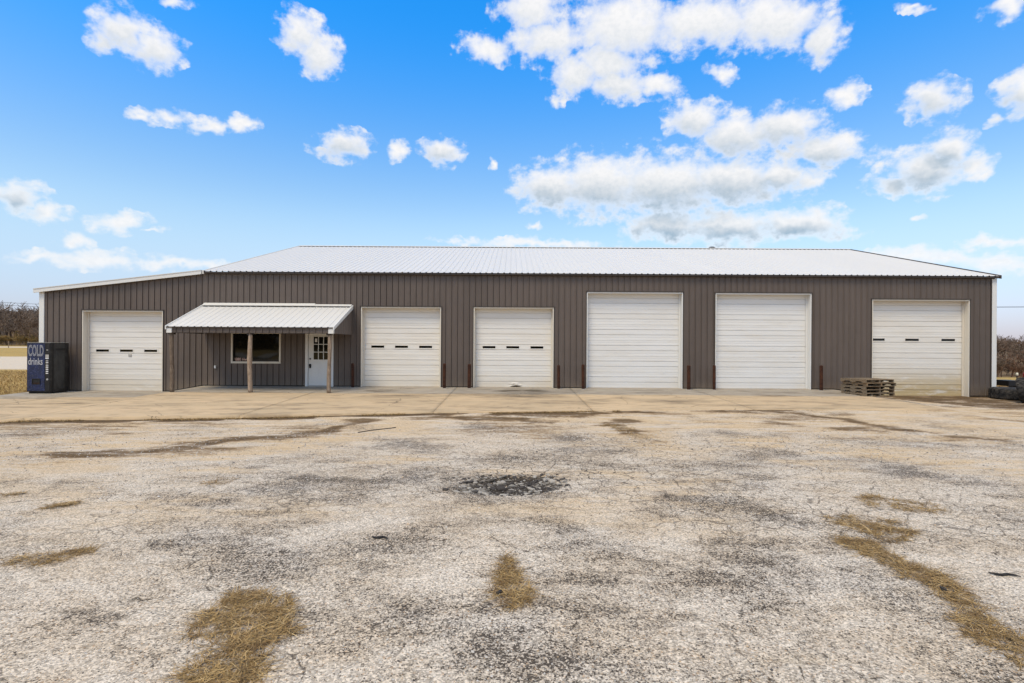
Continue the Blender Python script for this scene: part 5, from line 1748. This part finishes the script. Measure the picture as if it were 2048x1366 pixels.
rng = np.random.default_rng(11)
sp = []
for k in range(330):
    y = rng.uniform(128, 230)
    a = rng.uniform(-1.22, -0.80)
    sp.append((a * y, y))
wood('winter_wood', 'bare brown winter wood on the hill at the left', 'bark', sp, rng, 10.5, 0.05, 3, (4, 6))
sp = [(rng.uniform(-1.2, -0.8) * y, y) for y in rng.uniform(124, 134, 130)]
wood('brush_row', 'golden dry brush along the foot of the left hill', 'brush', sp, rng, 3.6, 0.035, 3, (4, 6))
sp = [(rng.uniform(0.86, 1.25) * y, y) for y in rng.uniform(88, 190, 150)]
wood('winter_wood', 'bare brown winter wood beyond the field at the right', 'bark', sp, rng, 8.0, 0.035, 3, (4, 6))
sp = [(rng.uniform(0.86, 1.25) * y, y) for y in rng.uniform(72, 84, 110)]
wood('brush_row', 'bare brown brush at the edge of the right field', 'bark_red', sp, rng, 3.2, 0.022, 3, (4, 6))
# bare trees one can tell apart
for (x, y, h, m, lab) in ((76.2, 78.0, 7.4, 'bark_red', 'reddish bare oak with spreading limbs beyond the tyres at the right'),
                          (68.5, 73.5, 4.6, 'bark', 'small grey bare tree beside the right corner of the building'),
                          (-118.0, 127.0, 9.0, 'bark', 'tall bare tree at the foot of the left hill near the picture edge'),
                          (-113.0, 124.0, 6.5, 'bark', 'shorter bare tree at the foot of the left hill beside the building')):
    z = float(far_z(np.array(x), np.array(y))) - 0.15
    t = thing('bare_tree', lab, 'tree', (x, y, z), 0, 'bare trees at the field edge')
    tr, cr = Ribbons(), Ribbons()
    grow(tr, cr, rng, (0, 0, 0), h, 0.018, 4, 0.66, (4, 6))
    for nm, rb in (('trunk', tr), ('crown', cr)):
        o = rib_obj(nm, rb, m)
        o.parent = t

# the tree belt on the far side of the yard, behind the camera; the office window mirrors it
rb = Ribbons()
VV, FF = [], []
for k in range(110):
    x, y = rng.uniform(-130, 10), rng.uniform(-125, -100)
    h = rng.uniform(9, 15)
    z = -0.4
    n = 420
    th = rng.uniform(0, 6.28, n)
    f = rng.random(n) ** 0.8
    rr = (1 - f) * h * 0.30 * np.sqrt(rng.random(n)) + 0.2
    c = np.stack([x + rr * np.cos(th), y + rr * np.sin(th), z + 0.3 + f * h], -1)
    d1 = rng.normal(0, 0.28, (n, 3))
    d2 = rng.normal(0, 0.28, (n, 3))
    VV.append(np.stack([c - d1, c + d2, c + d1, c - d2], 1).reshape(-1, 3))
V = np.concatenate(VV)
F = np.arange(len(V)).reshape(-1, 4)
props(tri_mesh('cedar_belt', V, F, 'evergreen'), 'olive cedar belt across the yard mirrored in the office window', 'trees', kind='stuff')

# ------------------------------------------------------------------ far small things: fence, wires, poles
fe = thing('wire_fence', 'low wire fence with thin posts along the left field road', 'fence', (-95, 88, 0.6))
fx = np.linspace(-112, -70, 12)
for q in fx:
    yq = 93 - 0.09 * (q + 100)
    zq = float(far_z(np.array(q), np.array(yq)))
    MB().tube([(q, yq, zq - 0.2), (q, yq, zq + 1.25)], 0.06, 6).build('post', 'post', fe)
for hq in (0.5, 0.85, 1.15):
    MB().tube([(q, 93 - 0.09 * (q + 100), float(far_z(np.array(q), np.array(93 - 0.09 * (q + 100)))) + hq) for q in fx], 0.012, 4).build('wire', 'steel_dark', fe)


def catenary(p, q, sag, n=14):
    p, q = np.array(p, float), np.array(q, float)
    return [tuple(p + (q - p) * t - np.array([0, 0, 4 * sag * t * (1 - t)])) for t in np.linspace(0, 1, n)]


pl = thing('utility_line', 'two power wires crossing the sky above the left wood', 'power line', (-150, 118, 1.0))
za, zb_ = 13.0, 9.2
for dz in (0.0, -0.62):
    MB().tube(catenary((-165, 118, za + dz + 0.9), (-60, 118, zb_ + dz), 0.9), 0.035, 5).build('wire', 'steel_dark', pl)
for q, zt_ in ((-165, za + 1.2), (-60, zb_ + 0.3)):
    MB().tube([(q, 118.2, 0.5), (q, 118.2, zt_)], 0.15, 10).build('pole', 'post', pl)
pl2 = thing('service_wire', 'single service wire running to the building at the right', 'power line', (30, 30, 0))
MB().tube(catenary((17.5, 24.0, 3.55), (48.0, 28.0, 5.4), 0.5), 0.014, 5).build('wire', 'steel_dark', pl2)
MB().tube([(48, 28, -0.6), (48, 28, 6.2)], 0.14, 10).build('pole', 'post', pl2)
